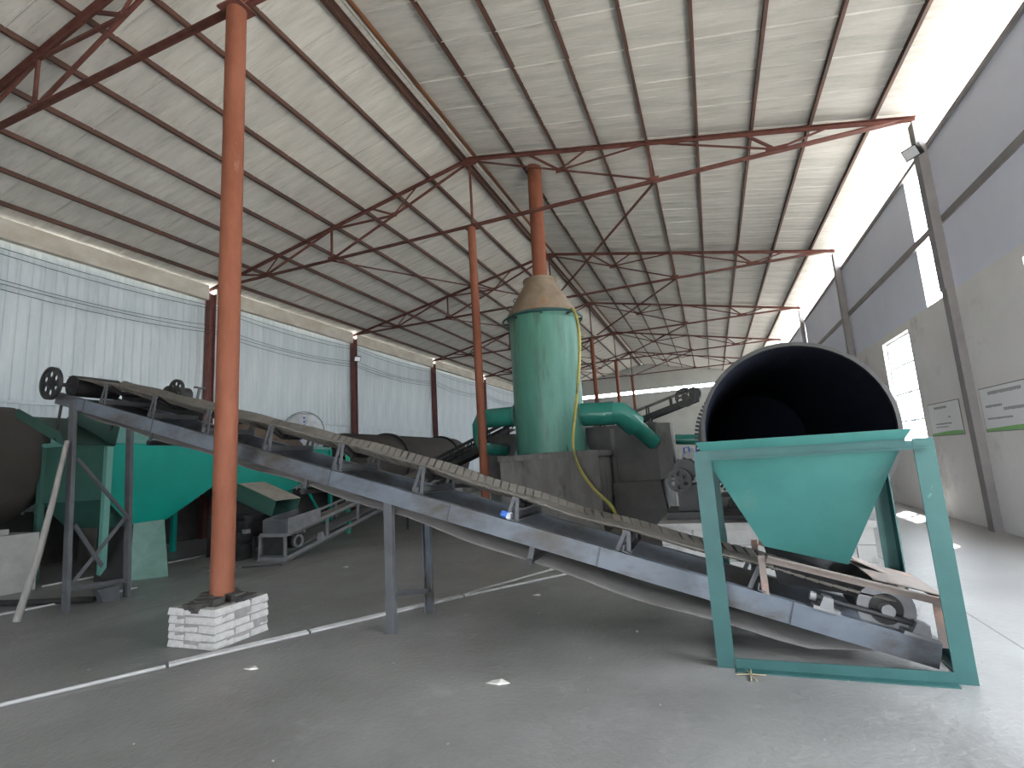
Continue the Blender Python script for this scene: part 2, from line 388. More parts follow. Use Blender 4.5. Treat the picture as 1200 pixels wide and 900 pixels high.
wf = empty('wall_front', (RX, Y0, 0), kind='structure')
MB().box((XL - .2, Y0 - .2, 0), (-6.0, Y0, 4.2)).box((0, Y0 - .2, 0), (XR + .24, Y0, 4.2)).box((-6.0, Y0 - .2, 3.4), (0, Y0, 4.2)).build('masonry', 'plaster', wf)
portal('portal_end', (-3.0, Y0 - .1, 1.7), (R(90), 0, 0), 6.0, 3.4)
MB().prism([(XL - .2, Y0 - .2, 4.2), (XR + .24, Y0 - .2, 4.2), (XR + .24, Y0 - .2, zs(XR + .24)), (RX, Y0 - .2, ZR), (XL - .2, Y0 - .2, zs(XL - .2))], (0, .2, 0)).build('gable', 'gable', wf)
portal('portal_door', (XR + .2, (DOOR[0] + DOOR[1]) / 2, 2.1), (0, R(90), 0), 4.2, DOOR[1] - DOOR[0])
portal('portal_eave', (XR + .2, 19, 7.2), (0, R(90), 0), .5, 52)
for k, (a, b) in enumerate(WIN[:4]): portal('portal_window', (XR + .2, (a + b) / 2, 2.7), (0, R(90), 0), 2.7, b - a)
for k, (a, b) in enumerate(GAP[:2]): portal('portal_gap', (XR + .2, (a + b) / 2, 5.6), (0, R(90), 0), 2.8, b - a)

# ------------------------------------------------------------------ roof steel
def ccut(x, yy0, yy1, m, w=.055, h=.10, side=1):
    b = MB(); zt = zs(x) - h / 2
    b.channel((x, yy0, zt), (x, yy1, zt), w, h, .01, side); return b
slope_r, slope_l = 'windowed wall', 'ribbed sheet wall'
for sgn, wn_ in ((1, slope_r), (-1, slope_l)):
    for k in range(8):
        x = RX + sgn * (1.19 + 1.055 * k)
        o = ccut(x, Y0 - .2, Y1 - .02, 'purlin', side=sgn).build('purlin', 'purlin')
        tag(o, '%s brown rusted roof purlin from the ridge, on slope above the %s' % (ordinal(k), wn_), 'purlin', 'purlins under the roof sheets')
    b = MB(); x = RX + sgn * .16
    b.angle((x, Y0 - .2, zs(x) - .02), (x, Y1 - .02, zs(x) - .02), .07, .01, fx=-sgn, fy=-1)
    b.angle((x + sgn * .02, Y0 - .2, zs(x) - .13), (x + sgn * .02, Y1 - .02, zs(x) - .13), .06, .01, fx=sgn, fy=1)
    o = b.build('ridge_beam', 'ridge' if sgn > 0 else 'purlin')
    tag(o, ('bare orange' if sgn > 0 else 'dark brown') + ' angle iron along the ridge, on the %s side' % wn_, 'beam')

ZT = 7.58
def zc(x): return 9.40 - SK * abs(x - RX)
def truss(i, ty):
    lab = 'rusty red roof truss on the brick-footed post' if i == 0 else 'rusty red roof truss on the %s post counted from the brick-footed post' % ordinal(i)
    t = empty('roof_truss', (RX, ty, ZT), lab, 'truss', 'roof trusses')
    mt = 'truss'
    for s in (-1, 1):
        X = lambda d: RX + s * d
        b = MB(); p, q = (X(0), ty, zc(RX)), (X(9.25), ty, zc(X(9.25)))
        b.angle((p[0], ty - .008, p[2] + .04), (q[0], ty - .008, q[2] + .04), .075, .009, fy=-1, fx=1); b.angle((p[0], ty + .008, p[2] + .04), (q[0], ty + .008, q[2] + .04), .075, .009, fy=-1, fx=-1)
        b.build('top_chord', mt, t)
        b = MB(); b.angle((X(0), ty - .006, ZT), (X(9.2), ty - .006, ZT), .065, .009, fx=1, fy=1); b.angle((X(0), ty + .006, ZT), (X(9.2), ty + .006, ZT), .065, .009, fx=-1, fy=1)
        b.build('tie', mt, t)
        A = (X(0), ty, zc(RX) - .05); T1 = (X(4.43), ty, ZT + .04); V1 = (X(4.43), ty, zc(X(4.43))); T2 = (X(6.9), ty, ZT + .04)
        Mx = (X(2.34), ty, (A[2] * (4.43 - 2.34) + T1[2] * 2.34) / 4.43)
        mem = [(A, T1), (T1, V1), (V1, T2), (T2, (X(6.35), ty, zc(X(6.35)))), (T2, (X(7.9), ty, zc(X(7.9)))), (Mx, V1), (Mx, (X(1.55), ty, zc(X(1.55)))), (Mx, (X(3.05), ty, zc(X(3.05))))]
        for k, (p, q) in enumerate(mem):
            MB().angle((p[0], ty + .012, p[2]), (q[0], ty + .012, q[2]), .05, .008).build('web', mt, t)
        for c, w in ((T1, .13), (T2, .2), (Mx, .1)):
            MB().box((c[0] - w, ty - .006, c[2] - .04), (c[0] + w, ty + .006, c[2] + .09)).build('gusset', mt, t)
    MB().angle((RX, ty, ZT), (RX, ty, zc(RX)), .05, .008).build('king_post', mt, t)
    MB().box((RX - .18, ty - .007, zc(RX) - .16), (RX + .18, ty + .007, zc(RX) + .04)).build('gusset', mt, t)
    return t
for i, ty in enumerate(TRY): truss(i, ty)
for s, wn_ in ((1, slope_r), (-1, slope_l)):
    for i in range(1, 5):
        a, b_ = TRY[i], TRY[i + 1]
        o = MB().angle((RX + s * 4.43, a, ZT - .03), (RX + s * .34, b_ - .55, ZT - .03), .045, .007).build('cross_brace', 'truss')
        tag(o, 'thin rusty diagonal brace from the %s truss, %s half' % (ordinal(i), wn_), 'brace', 'diagonal braces between trusses')

# posts under the ties
PX = -5.05
for i, ty in enumerate(TRY):
    lab = 'rusty orange round post standing in the brick footing' if i == 0 else 'rusty red round post, %s in the row after the brick-footed post' % ordinal(i - 1)
    zb = .385 if i == 0 else 0
    t = empty('round_post', (PX, ty, zb), lab, 'post', 'round steel posts along the ridge')
    MB().cyl((PX, ty, zb), (PX, ty, ZT - .04), .118 if i == 0 else .10, n=28).build('shaft', 'rustpost', t)
    MB().box((PX - .17, ty - .15, ZT - .04), (PX + .17, ty + .15, ZT - .012)).build('cap_plate', 'truss', t)
    if i: MB().box((PX - .2, ty - .2, 0), (PX + .2, ty + .2, .02)).build('base_plate', 'truss', t)

# wall columns
CY = [4.2, 11.1, 18.0, 24.9, 31.8, 38.7]
for i, ty in enumerate(CY):
    b = MB(); x = XL + .17
    b.box((x - .1, ty - .1, 0), (x + .1, ty - .088, 7.45)).box((x - .1, ty + .088, 0), (x + .1, ty + .1, 7.45)).box((x - .006, ty - .088, 0), (x + .006, ty + .088, 7.45))
    tag(b.build('wall_column', 'wcol'), 'dark maroon steel column of the ribbed sheet wall under the %s truss' % ordinal(i), 'column', 'columns of the sheet wall')
    b = MB(); x = XR - .05
    b.box((x - .08, ty - .1, 0), (x + .045, ty + .1, 4.2)); b.box((x - .1, ty - .11, 4.2), (x + .045, ty + .11, 7.48))
    tag(b.build('wall_column', 'strip'), 'dark column on the windowed wall under the %s truss' % ordinal(i), 'column', 'columns of the windowed wall')
# gutter beam on the left wall, in lengths between the columns
for i in range(-1, 6):
    a = CY[i] + .13 if i >= 0 else Y0; b_ = CY[i + 1] - .13 if i + 1 < 6 else Y1 - .05
    o = MB().channel((XL + .24, a, 7.44), (XL + .24, b_, 7.44), .16, .46, .012, -1).build('gutter_beam', 'gutter')
    lab = 'cream weathered gutter beam above the sheet wall before the first truss' if i < 0 else 'cream weathered gutter beam above the sheet wall beyond the %s truss' % ordinal(i)
    tag(o, lab, 'beam', 'gutter beams on the sheet wall')

# ------------------------------------------------------------------ brick footing
FX, FY, FH = -4.99, 4.13, .39
t = empty('brick_footing', (FX, FY, 0), 'square whitewashed brick footing around a rusty post', 'footing')
MB().box((FX - .315, FY - .315, 0), (FX + .315, FY + .315, FH - .03)).build('mortar_core', 'mortar', t)
bm_meshes = []
for k in range(6):
    b = MB(); L, W_, Hh = .225, .10, .062
    j = lambda s: random.uniform(-s, s)
    pts = [(-L / 2 + j(.006), -W_ / 2 + j(.006), j(.004)), (L / 2 + j(.006), -W_ / 2 + j(.006), j(.004)), (L / 2, W_ / 2, 0), (-L / 2, W_ / 2, 0)]
    e = .008
    pts += [(-L / 2 + e + j(.004), -W_ / 2 + e + j(.006), Hh + j(.005)), (L / 2 - e + j(.004), -W_ / 2 + e + j(.006), Hh + j(.005)), (L / 2 - e, W_ / 2 - e, Hh), (-L / 2 + e, W_ / 2 - e, Hh)]
    b.hexa(pts); me = bpy.data.meshes.new('brick'); me.from_pydata([v[:] for v in b.v], [], b.f); me.materials.append(M['brick']); bm_meshes.append(me)
for c in range(5):
    for side in range(4):
        ang = side * math.pi / 2
        for k in range(3):
            u = -.32 + .115 + (k * .235 + (.0 if c % 2 else -.05)); u = max(-.212, min(u, .212))
            p = Matrix.Rotation(ang, 3, 'Z') @ V(u, -.275 + random.uniform(-.006, .006), .004 + c * .077)
            piece(random.choice(bm_meshes), 'brick', t, (FX + p.x, FY + p.y, p.z), (random.uniform(-.02, .02), 0, ang + random.uniform(-.02, .02)))
b = MB()
for k in range(26):
    a = random.uniform(0, 6.28); r = random.uniform(.13, .26); cx, cy = FX + r * math.cos(a), FY + r * math.sin(a); s = random.uniform(.04, .09)
    b.hexa([(cx + sx * s * random.uniform(.7, 1.3), cy + sy * s * random.uniform(.7, 1.3), z) for z, sc_ in ((.33, 1), (.37 + s * (.9 if r < .19 else .5), .6)) for sx, sy in ((-1, -1), (1, -1), (1, 1), (-1, 1))])
tag(b.build('rubble', 'rubble', t), 'black broken rubble', kind='stuff')

# ------------------------------------------------------------------ main belt conveyor (along x, z = .381 - .28 x at the rail foot)
TH = math.atan(.28); CS, SN = math.cos(TH), math.sin(TH)
def CV(x, y, h): return V(x + h * SN, y, .381 - .28 * x + h * CS)
YN, YF = 4.57, 5.36
cvr = empty('belt_conveyor', (-3.2, 4.96, 0), 'long inclined belt conveyor rising from the hopper to the trestle', 'conveyor')
for yv, sd in ((YN, 1), (YF, -1)):
    r_ = MB(); pa, pb = CV(1.28, yv, .085), CV(-8.98, yv, .085)
    r_.channel(pb, pa, .07, .17, .012, -sd); o = r_.build('side_rail', 'rail', cvr)
    for k in range(7):
        x = .4 - 1.45 * k
        MB().beam(CV(x - .005, yv - sd * .002, .0), CV(x - .005, yv - sd * .002, .172), .012, .006, (1, 0, 0)).build('weld_seam', 'leg', o)
# troughed belt with ribs
def ramp(x): return max(0, min(1, (-1.3 - x) / 2.0))
def edge_h(x): return .365 + .115 * ramp(x) + .008 * math.cos((x - .15) * 2 * math.pi)
def trough(x): return .035 + .055 * ramp(x)
def belt_h(x): return edge_h(x) - trough(x)
b = MB(); xs_ = [1.02 - .2 * k for k in range(51)]
pr = [(4.66, 1.0), (4.82, .0), (4.96, -.1), (5.11, .0), (5.27, 1.0)]
rows = []
for x in xs_:
    flat = 0 if x > -8.3 else min(1, (-8.3 - x) / .5)
    flat = max(flat, 0 if x < .3 else min(1, (x - .3) / .5))
    rows.append([CV(x, yv, belt_h(x) + hh * trough(x) * (1 - flat) + .03 * flat) for yv, hh in pr])
n = len(pr); vs = [p for r in rows for p in r]; lowv = [p - V(SN * .012, 0, CS * .012) for p in vs]; N = len(vs)
fs = []
for i in range(len(rows) - 1):
    for j in range(n - 1):
        fs.append((i * n + j, i * n + j + 1, (i + 1) * n + j + 1, (i + 1) * n + j)); fs.append(tuple(N + q for q in fs[-1][::-1]))
    for j in (0, n - 1): fs.append((i * n + j, (i + 1) * n + j, N + (i + 1) * n + j, N + i * n + j))
b.add(vs + lowv, fs, True)
belt = b.build('carrying_belt', 'belt', cvr)
b = MB()
x = .95
while x > -8.6:
    dx = .05
    for (ya, ha), (yb, hb), k in (((4.668, .95), (4.815, .03), -1), ((5.115, .03), (5.262, .95), 1)):
        # rib on the upper face and on the outer face of each wing
        for sgn in (1, -1):
            off = .003 * sgn - (.012 if sgn < 0 else 0)
            p, q = CV(x, ya, belt_h(x) + ha * trough(x) + off), CV(x - .05 * k, yb, belt_h(x) + hb * trough(x) + off)
            b.beam(p, q, .076, .005, (SN, 0, CS))
    x -= .09
tag(b.build('belt_rib', 'belt', belt), kind='stuff')
# return belt, hanging below the rails
b = MB(); rows = []
for k in range(46):
    x = 1.0 - 10.0 * k / 45
    sag = -.06 - .10 * math.exp(-((x + .6) / 2.2) ** 2) - .03 * math.sin(x * 2.1) ** 2
    if x > .5: sag = sag * (1 - (x - .5) / .5) + .0
    if x < -8: sag *= (9 + x)
    rows.append([CV(x, yv, sag) for yv in (4.66, 5.27)])
vs = [p for r in rows for p in r]; lowv = [p - V(0, 0, .012) for p in vs]; N = len(vs); fs = []
for i in range(len(rows) - 1):
    fs += [(2 * i, 2 * i + 1, 2 * i + 3, 2 * i + 2), (N + 2 * i, N + 2 * i + 2, N + 2 * i + 3, N + 2 * i + 1), (2 * i, 2 * i + 2, N + 2 * i + 2, N + 2 * i), (2 * i + 1, N + 2 * i + 1, N + 2 * i + 3, 2 * i + 3)]
b.add(vs + lowv, fs, True); b.build('return_belt', 'rbelt', cvr)
# idlers
for k in range(9):
    x = .15 - 1.02 * k
    MB().angle(CV(x, YN, .18), CV(x, YF, .18), .06, .008, (SN, 0, CS)).build('idler_base', 'leg', cvr); bt_ = edge_h(x) - .03
    for yv, sd in ((4.62, 1), (5.31, -1)):
        br = MB(); br.beam(CV(x + .05, yv, .17), CV(x + .015, yv, bt_), .035, .012, (0, 1, 0)); br.beam(CV(x - .05, yv, .17), CV(x - .015, yv, bt_), .035, .012, (0, 1, 0))
        br.beam(CV(x + .03, yv, bt_), CV(x - .03, yv, bt_), .03, .03); br.build('idler_bracket', 'leg', cvr)
        MB().cyl(CV(x, yv + sd * .04, edge_h(x) - .065), CV(x, yv + sd * .2, belt_h(x) - .052), .036, n=12).build('wing_roller', 'dark', cvr)
    MB().cyl(CV(x, 4.85, belt_h(x) - .055), CV(x, 5.08, belt_h(x) - .055), .036, n=12).build('roller', 'dark', cvr)
for x in (-1.65, -4.3, -6.9):
    for yv in (YN + .05, YF - .05): MB().beam(CV(x, yv, .0), CV(x, yv, -.17), .05, .012, (0, 1, 0)).build('return_bracket', 'leg', cvr)
    MB().cyl(CV(x, YN + .03, -.15), CV(x, YF - .03, -.15), .035, n=12).build('return_roller', 'dark', cvr)
# tail pulley, bearings, head pulley with six-hole sheave
MB().cyl(CV(.97, 4.68, .285), CV(.97, 5.25, .285), .17, n=28).build('tail_pulley', 'dark', cvr)
MB().cyl(CV(.97, 4.60, .285), CV(.97, 4.72, .285), .045, n=14).build('shaft', 'grey', cvr)
MB().shell(CV(.97, 4.66, .285), CV(.97, 4.69, .285), .185, .11, 32).build('pulley_rim', 'grey', cvr)
for x, w in ((.60, .05), (1.16, .06)):
    bl = MB(); bl.hexa([CV(x - w, YN - .01, .17), CV(x + w, YN - .01, .17), CV(x + w, YN + .1, .17), CV(x - w, YN + .1, .17), CV(x - w * .6, YN - .01, .27), CV(x + w * .6, YN - .01, .27), CV(x + w * .6, YN + .1, .27), CV(x - w * .6, YN + .1, .27)])
    bl.hexa([CV(x - w * 1.7, YN - .02, .17), CV(x + w * 1.7, YN - .02, .17), CV(x + w * 1.7, YN + .1, .17), CV(x - w * 1.7, YN + .1, .17), CV(x - w * 1.7, YN - .02, .195), CV(x + w * 1.7, YN - .02, .195), CV(x + w * 1.7, YN + .1, .195), CV(x - w * 1.7, YN + .1, .195)])
    bl.build('bearing_block', 'grey', cvr)
MB().cyl(CV(.52, YN + .045, .245), CV(1.15, YN + .045, .245), .02, n=10).build('adjuster_rod', 'dark', cvr)
MB().cyl(CV(.49, YN + .045, .245), CV(.53, YN + .045, .245), .035, n=6).build('adjuster_nut', 'grey', cvr)
MB().cyl(CV(-8.85, 4.66, .30), CV(-8.85, 5.27, .30), .155, n=28).build('head_pulley', 'dark', cvr)
MB().cyl(CV(-8.85, 4.36, .30), CV(-8.85, 4.68, .30), .03, n=12).build('shaft', 'dark', cvr)
c0 = CV(-8.88, 4.42, .30)
sh = empty('tmp', (0, 0, 0)); bpy.data.objects.remove(sh)
def sheave(mb, c, r, holes=6, th=.05, axis='y'):
    # rim, web with six round holes, hub: the web is a ring of cells with a hole in each
    c = Vector(c); n = 8
    def P(rad, ang, h): return c + V(rad * math.cos(ang), h, rad * math.sin(ang))
    y0, y1 = -th / 2, th / 2
    mb.shell(c + V(0, y0, 0), c + V(0, y1, 0), r, r * .86, 36)
    mb.shell(c + V(0, y0 * 1.2, 0), c + V(0, y1 * 1.2, 0), r * .26, r * .05, 24)
    ro, ri = r * .88, r * .24; rc_, rh = r * .56, r * .2
    for k in range(holes):
        a0, a1 = 2 * math.pi * k / holes, 2 * math.pi * (k + 1) / holes; am = (a0 + a1) / 2
        m_ = 24; outer = []; inner = []
        for i in range(m_):
            th_ = 2 * math.pi * i / m_ + am
            hx, hy = rc_ * math.cos(am) + rh * math.cos(th_), rc_ * math.sin(am) + rh * math.sin(th_)
            inner.append((hx, hy))
            dx, dy = math.cos(th_), math.sin(th_); s = 0
            px, py = rc_ * math.cos(am), rc_ * math.sin(am); best = .0
            for q in range(1, 120):
                s = r * q / 100; X_, Y_ = px + dx * s, py + dy * s; rr = math.hypot(X_, Y_); aa = (math.atan2(Y_, X_) - a0) % (2 * math.pi)
                if rr > ro or rr < ri or aa > (a1 - a0): break
                best = s
            outer.append((px + dx * best, py + dy * best))
        vs = [c + V(x_, h, z_) for h in (y0 * .5, y1 * .5) for x_, z_ in outer] + [c + V(x_, h, z_) for h in (y0 * .5, y1 * .5) for x_, z_ in inner]
        fs = []
        for i in range(m_):
            i2 = (i + 1) % m_
            fs += [(i, i2, 2 * m_ + i2, 2 * m_ + i), (m_ + i, 3 * m_ + i, 3 * m_ + i2, m_ + i2), (2 * m_ + i, 2 * m_ + i2, 3 * m_ + i2, 3 * m_ + i)]
        mb.add(vs, fs)
    return mb
sheave(MB(), c0, .24).build('drive_sheave', 'dark', cvr)
# drive motor and dark backing plate on the far rail near the head
mo = MB().cyl(CV(-7.9, 5.42, .42), CV(-7.9, 5.75, .42), .13, n=20).build('drive_motor', 'dark', cvr)
MB().box(CV(-8.05, 5.36, .17), CV(-7.75, 5.8, .20)).build('motor_plate', 'dark', mo)
sheave(MB(), CV(-7.7, 5.4, .52), .16, th=.04).build('driven_sheave', 'dark', cvr)
MB().cyl(CV(-7.2, 5.38, .17), CV(-7.2, 5.38, .62), .02, n=8).build('tension_screw', 'leg', cvr)
hw = MB().cyl(CV(-7.2, 5.38, .62), CV(-7.2, 5.38, .64), .05, n=10)
for k in range(4): a = k * math.pi / 2; hw.cyl(CV(-7.2, 5.38, .63), CV(-7.2 + .09 * math.cos(a), 5.38 + .09 * math.sin(a), .63), .015, n=6)
hw.build('star_knob', 'leg', cvr)
MB().plate([CV(-8.7, 5.30, .18), CV(-6.9, 5.30, .18), CV(-6.9, 5.30, .40), CV(-8.7, 5.30, .40)], .008).build('dark_backing', 'dark', cvr)  # dark plate added to hide the pale wall behind the belt
MB().plate([CV(-8.75, 4.66, .12), CV(-7.3, 4.66, .12), CV(-7.3, 5.28, .12), CV(-8.75, 5.28, .12)], .008).build('drip_plate', 'dark', cvr)
# legs
for yv in (4.58, 5.37):
    MB().channel((-3.2, yv, 0), (-3.2, yv, .381 + .28 * 3.2 + .02), .05, .10, .008, 1 if yv < 5 else -1, (1, 0, 0)).build('leg', 'leg' if yv < 5 else 'rail', cvr)
MB().angle((-3.2, 4.58, .36), (-3.2, 5.37, .20), .05, .008).build('leg_brace', 'leg', cvr)
zt = .381 + .28 * 8.36
for yv in (4.53, 5.31):
    MB().channel((-8.35, yv, 0), (-8.5, yv, .381 + .28 * 8.5 + .1), .05, .11, .008, 1, (1, 0, 0)).build('leg', 'leg', cvr)
for p, q in (((4.55, 2.03), (5.29, 1.12)), ((5.29, 1.15), (4.55, .22)), ((4.57, 1.12), (4.95, .50)), ((4.55, .26), (5.3, .22))):
    MB().angle((-8.36, p[0], p[1]), (-8.36, q[0], q[1]), .055, .008).build('leg_brace', 'leg', cvr)
MB().hexa([(-8.42, 5.0, .0), (-8.30, 5.0, 0), (-8.30, 5.22, 0), (-8.42, 5.22, 0), (-8.42, 4.9, .2), (-8.30, 4.9, .2), (-8.30, 5.18, .2), (-8.42, 5.18, .2)]).build('foot_wedge', 'leg', cvr)
# feed skirt under the hopper
sk = MB(); zz = lambda x: .855 - .262 * x
sk.angle((.30, 4.565, zz(.30) + .0), (1.39, 4.565, zz(1.39)), .055, .008, fx=1, fy=-1); sk.build('skirt_rail', 'rusty', cvr)
MB().angle((.30, 5.36, zz(.3)), (1.39, 5.36, zz(1.39)), .055, .008, fx=-1, fy=-1).build('skirt_rail', 'rusty', cvr)
MB().angle((1.39, 4.565, zz(1.39)), (1.39, 5.36, zz(1.39)), .055, .008, fx=-1, fy=-1).build('skirt_rail', 'rusty', cvr)
for x in (.28, 1.36):
    for yv in (4.58, 5.35): MB().angle((x, yv, .381 - .28 * x + .16), (x, yv, zz(x) - .01), .05, .008).build('skirt_post', 'rusty', cvr)
MB().plate([(.98, 4.60, zz(.98) + .005), (1.40, 4.60, zz(1.40) + .005), (1.40, 5.33, zz(1.40) + .005), (.98, 5.33, zz(.98) + .005)], .008).build('skirt_cover', 'rusty', cvr)
MB().plate([(.95, 4.98, zz(.95) + .06), (1.16, 4.98, zz(1.16) + .01), (1.16, 5.3, zz(1.16) + .01), (.95, 5.3, zz(.95) + .06)], .008).build('cover_flap', 'rusty', cvr)
for ya, yb in ((4.62, 4.72), (5.32, 5.22)):
    MB().plate([(.33, ya, zz(.33) - .02), (1.1, ya, zz(1.1) - .02), (1.05, yb, zz(1.05) - .15), (.36, yb, zz(.36) - .22)], .012).build('rubber_skirt', 'dark', cvr)

# ------------------------------------------------------------------ green hopper with its frame
hp = empty('feed_hopper', (.65, 5.1, 0), 'teal steel feed hopper on four posts over the conveyor tail', 'hopper')
PT = 1.605
posts = [(-.15, 4.37, 1, 1), (1.43, 4.39, -1, 1), (-.10, 5.80, 1, -1), (1.47, 5.80, -1, -1)]
for x, yv, sx, sy in posts:
    p = MB(); a, t_ = .125, .010
    if sx > 0: pts = [(x, yv), (x + a, yv), (x + a, yv + sy * t_), (x + t_, yv + sy * t_), (x + t_, yv + sy * a), (x, yv + sy * a)]
    else: pts = [(x, yv), (x - a, yv), (x - a, yv + sy * t_), (x - t_, yv + sy * t_), (x - t_, yv + sy * a), (x, yv + sy * a)]
    p.prism([(u, w, 0) for u, w in pts], (0, 0, PT)); p.build('post', 'post_green', hp)
MB().angle((-.02, 4.37, .0), (1.31, 4.39, .0), .075, .009).build('foot_rail', 'post_green', hp)
MB().angle((-.1, 4.5, .0), (-.1, 5.68, .0), .075, .009).build('foot_rail', 'post_green', hp)
MB().angle((1.44, 4.5, .0), (1.44, 5.68, .0), .075, .009, fx=-1).build('foot_rail', 'post_green', hp)
MB().angle((-.03, 4.40, 1.53), (1.40, 4.40, 1.53), .06, .008, fx=1).build('top_rail', 'post_green', hp)
MB().angle((-.0, 5.77, 1.53), (1.40, 5.77, 1.53), .06, .008, fx=-1).build('top_rail', 'post_green', hp)
for x in (-.08, 1.42): MB().angle((x, 4.42, 1.53), (x, 5.76, 1.53), .06, .008, fx=1 if x < 0 else -1).build('top_rail', 'post_green', hp)
# funnel
rim = [(-.09, 4.44, 1.60), (1.27, 4.44, 1.595), (1.27, 5.72, 1.595), (-.09, 5.72, 1.60)]
bot = [(.30, 4.84, .80), (.90, 4.918, .645), (.90, 5.10, .645), (.30, 5.20, .80)]
f = MB()
for k in range(4):
    k2 = (k + 1) % 4; f.plate([rim[k], rim[k2], bot[k2], bot[k]], .008)
fo = f.build('funnel', 'hopper', hp)
f = MB(); top = [(-.13, 4.40, 1.675), (1.32, 4.40, 1.672), (1.32, 5.76, 1.672), (-.13, 5.76, 1.675)]
for k in range(4):
    k2 = (k + 1) % 4; f.plate([top[k], top[k2], rim[k2], rim[k]], .008)
f.build('flared_rim', 'hopper', hp)
f = MB()
for k in range(4):
    k2 = (k + 1) % 4; f.beam(V(*rim[k]) + V(0, -.004 if k == 0 else 0, 0), V(*rim[k2]) + V(0, -.004 if k == 0 else 0, 0), .018, .018)
f.build('rim_weld', 'post_green', hp)

# ------------------------------------------------------------------ the big open drum and its drive
DC = (.95, 1.80); DR = 1.06
dr = empty('rotary_drum', (DC[0], 9.5, .74), 'huge open-ended black rotary drum behind the teal hopper', 'drum')
MB().shell((DC[0], 7.0, DC[1]), (DC[0], 13.2, DC[1]), DR, DR - .035, 72).build('shell', 'drumskin', dr)
d_ = MB().lathe((DC[0], 7.02, DC[1]), [(DR - .03, 6.1), (.45, 6.1), (.001, 6.1)], 48, 'y'); d_.build('end_cone', 'drumskin', dr)
MB().shell((DC[0], 6.98, DC[1]), (DC[0], 7.05, DC[1]), DR + .008, DR - .038, 72).build('mouth_ring', 'dark', dr)
MB().shell((DC[0], 9.0, DC[1]), (DC[0], 9.16, DC[1]), DR + .05, DR - .01, 64).build('riding_ring', 'dark', dr)
MB().shell((DC[0], 12.0, DC[1]), (DC[0], 12.16, DC[1]), DR + .05, DR - .01, 64).build('riding_ring', 'dark', dr)
ge = MB().shell((DC[0], 10.9, DC[1]), (DC[0], 11.04, DC[1]), DR + .14, DR - .01, 80).build('girth_gear', 'dark', dr)
th = MB()
for k in range(96):
    a = 2 * math.pi * k / 96; c, s = math.cos(a), math.sin(a)
    th.beam((DC[0] + (DR + .13) * c, 10.97, DC[1] + (DR + .13) * s), (DC[0] + (DR + .21) * c, 10.97, DC[1] + (DR + .21) * s), .045, .14, (0, 1, 0))
tag(th.build('gear_tooth', 'dark', ge), kind='stuff')
# masonry pier below the drum, block by block
for px0, px1, py0, py1, lab in ((-.78, 1.66, 7.35, 9.45, 'grey masonry pier under the open end of the black drum'), (-.5, 2.4, 11.4, 12.8, 'grey masonry pier under the closed end of the black drum')):
    t = empty('drum_pier', ((px0 + px1) / 2, (py0 + py1) / 2, 0), lab, 'pier')
    MB().box((px0 + .02, py0 + .02, 0), (px1 - .02, py1 - .02, .60)).build('core', 'mortar', t)
    for c in range(3):
        nb = 6; w = (px1 - px0) / nb; o_ = (w / 2 if c % 2 else 0)
        for k in range(nb + 1):
            a = max(px0, px0 + k * w - o_); e = min(px1, px0 + (k + 1) * w - o_)
            if e - a > .05: MB().box((a + .005, py0 + random.uniform(-.008, .004), c * .2 + .004), (e - .005, py0 + .12, c * .2 + .196)).build('block', 'pier', t)
    MB().box((px0 - .03, py0 - .03, .60), (px1 + .03, py1 + .03, .68)).build('cap_slab', 'pier', t)
# roller stations and drive unit
def roller_station(x, yv, lab):
    t = empty('roller_station', (x, yv, .68), lab, 'roller', 'drum roller stations')
    b = MB(); b.box((x - .16, yv - .22, .68), (x + .16, yv + .22, .73)); b.build('base_plate', 'dark', t)
    zc_ = DC[1] - math.sqrt(max(.05, (DR + .05 + .15) ** 2 - (x - DC[0]) ** 2))
    MB().lathe((x, yv - .09, zc_), [(.04, 0), (.15, 0), (.15, .18), (.04, .18)], 28, 'y', False).build('roller', 'dark', t)
    for s in (-.16, .12): MB().hexa([(x - .12, yv + s, .73), (x + .12, yv + s, .73), (x + .12, yv + s + .04, .73), (x - .12, yv + s + .04, .73), (x - .06, yv + s, zc_ + .06), (x + .06, yv + s, zc_ + .06), (x + .06, yv + s + .04, zc_ + .06), (x - .06, yv + s + .04, zc_ + .06)]).build('bearing_bracket', 'dark', t)
roller_station(.28, 9.08, 'black roller station of the open-ended drum beside its drive motor')
roller_station(1.62, 9.08, 'black roller station of the open-ended drum facing the window')
t = empty('drum_drive', (-.35, 8.3, .68), 'black motor and belt pulley driving the open drum', 'motor')
MB().box((-.72, 7.75, .68), (-.05, 8.7, .78)).build('base_frame', 'dark', t)
MB().box((-.55, 7.95, .78), (-.20, 8.45, 1.15)).build('gearbox', 'dark', t)
b = MB().cyl((-.42, 8.5, 1.35), (-.42, 8.0, 1.35), .17, n=24)
for k in range(12):
    a = 2 * math.pi * k / 12; b.beam((-.42 + .17 * math.cos(a), 8.05, 1.35 + .17 * math.sin(a)), (-.42 + .17 * math.cos(a), 8.45, 1.35 + .17 * math.sin(a)), .012, .03, (math.cos(a), 0, math.sin(a)))
b.build('motor', 'dark', t)
sheave(MB(), (-.50, 7.85, 1.22), .17, th=.07).build('belt_pulley', 'dark', t)
MB().cyl((-.50, 7.88, 1.22), (-.50, 8.05, 1.22), .03, n=10).build('shaft', 'dark', t)
MB().box((-.02, 7.7, .68), (.65, 7.78, .73)).build('cross_member', 'dark', t)
MB().box((-.02, 8.6, .68), (.65, 8.68, .73)).build('cross_member', 'dark', t)

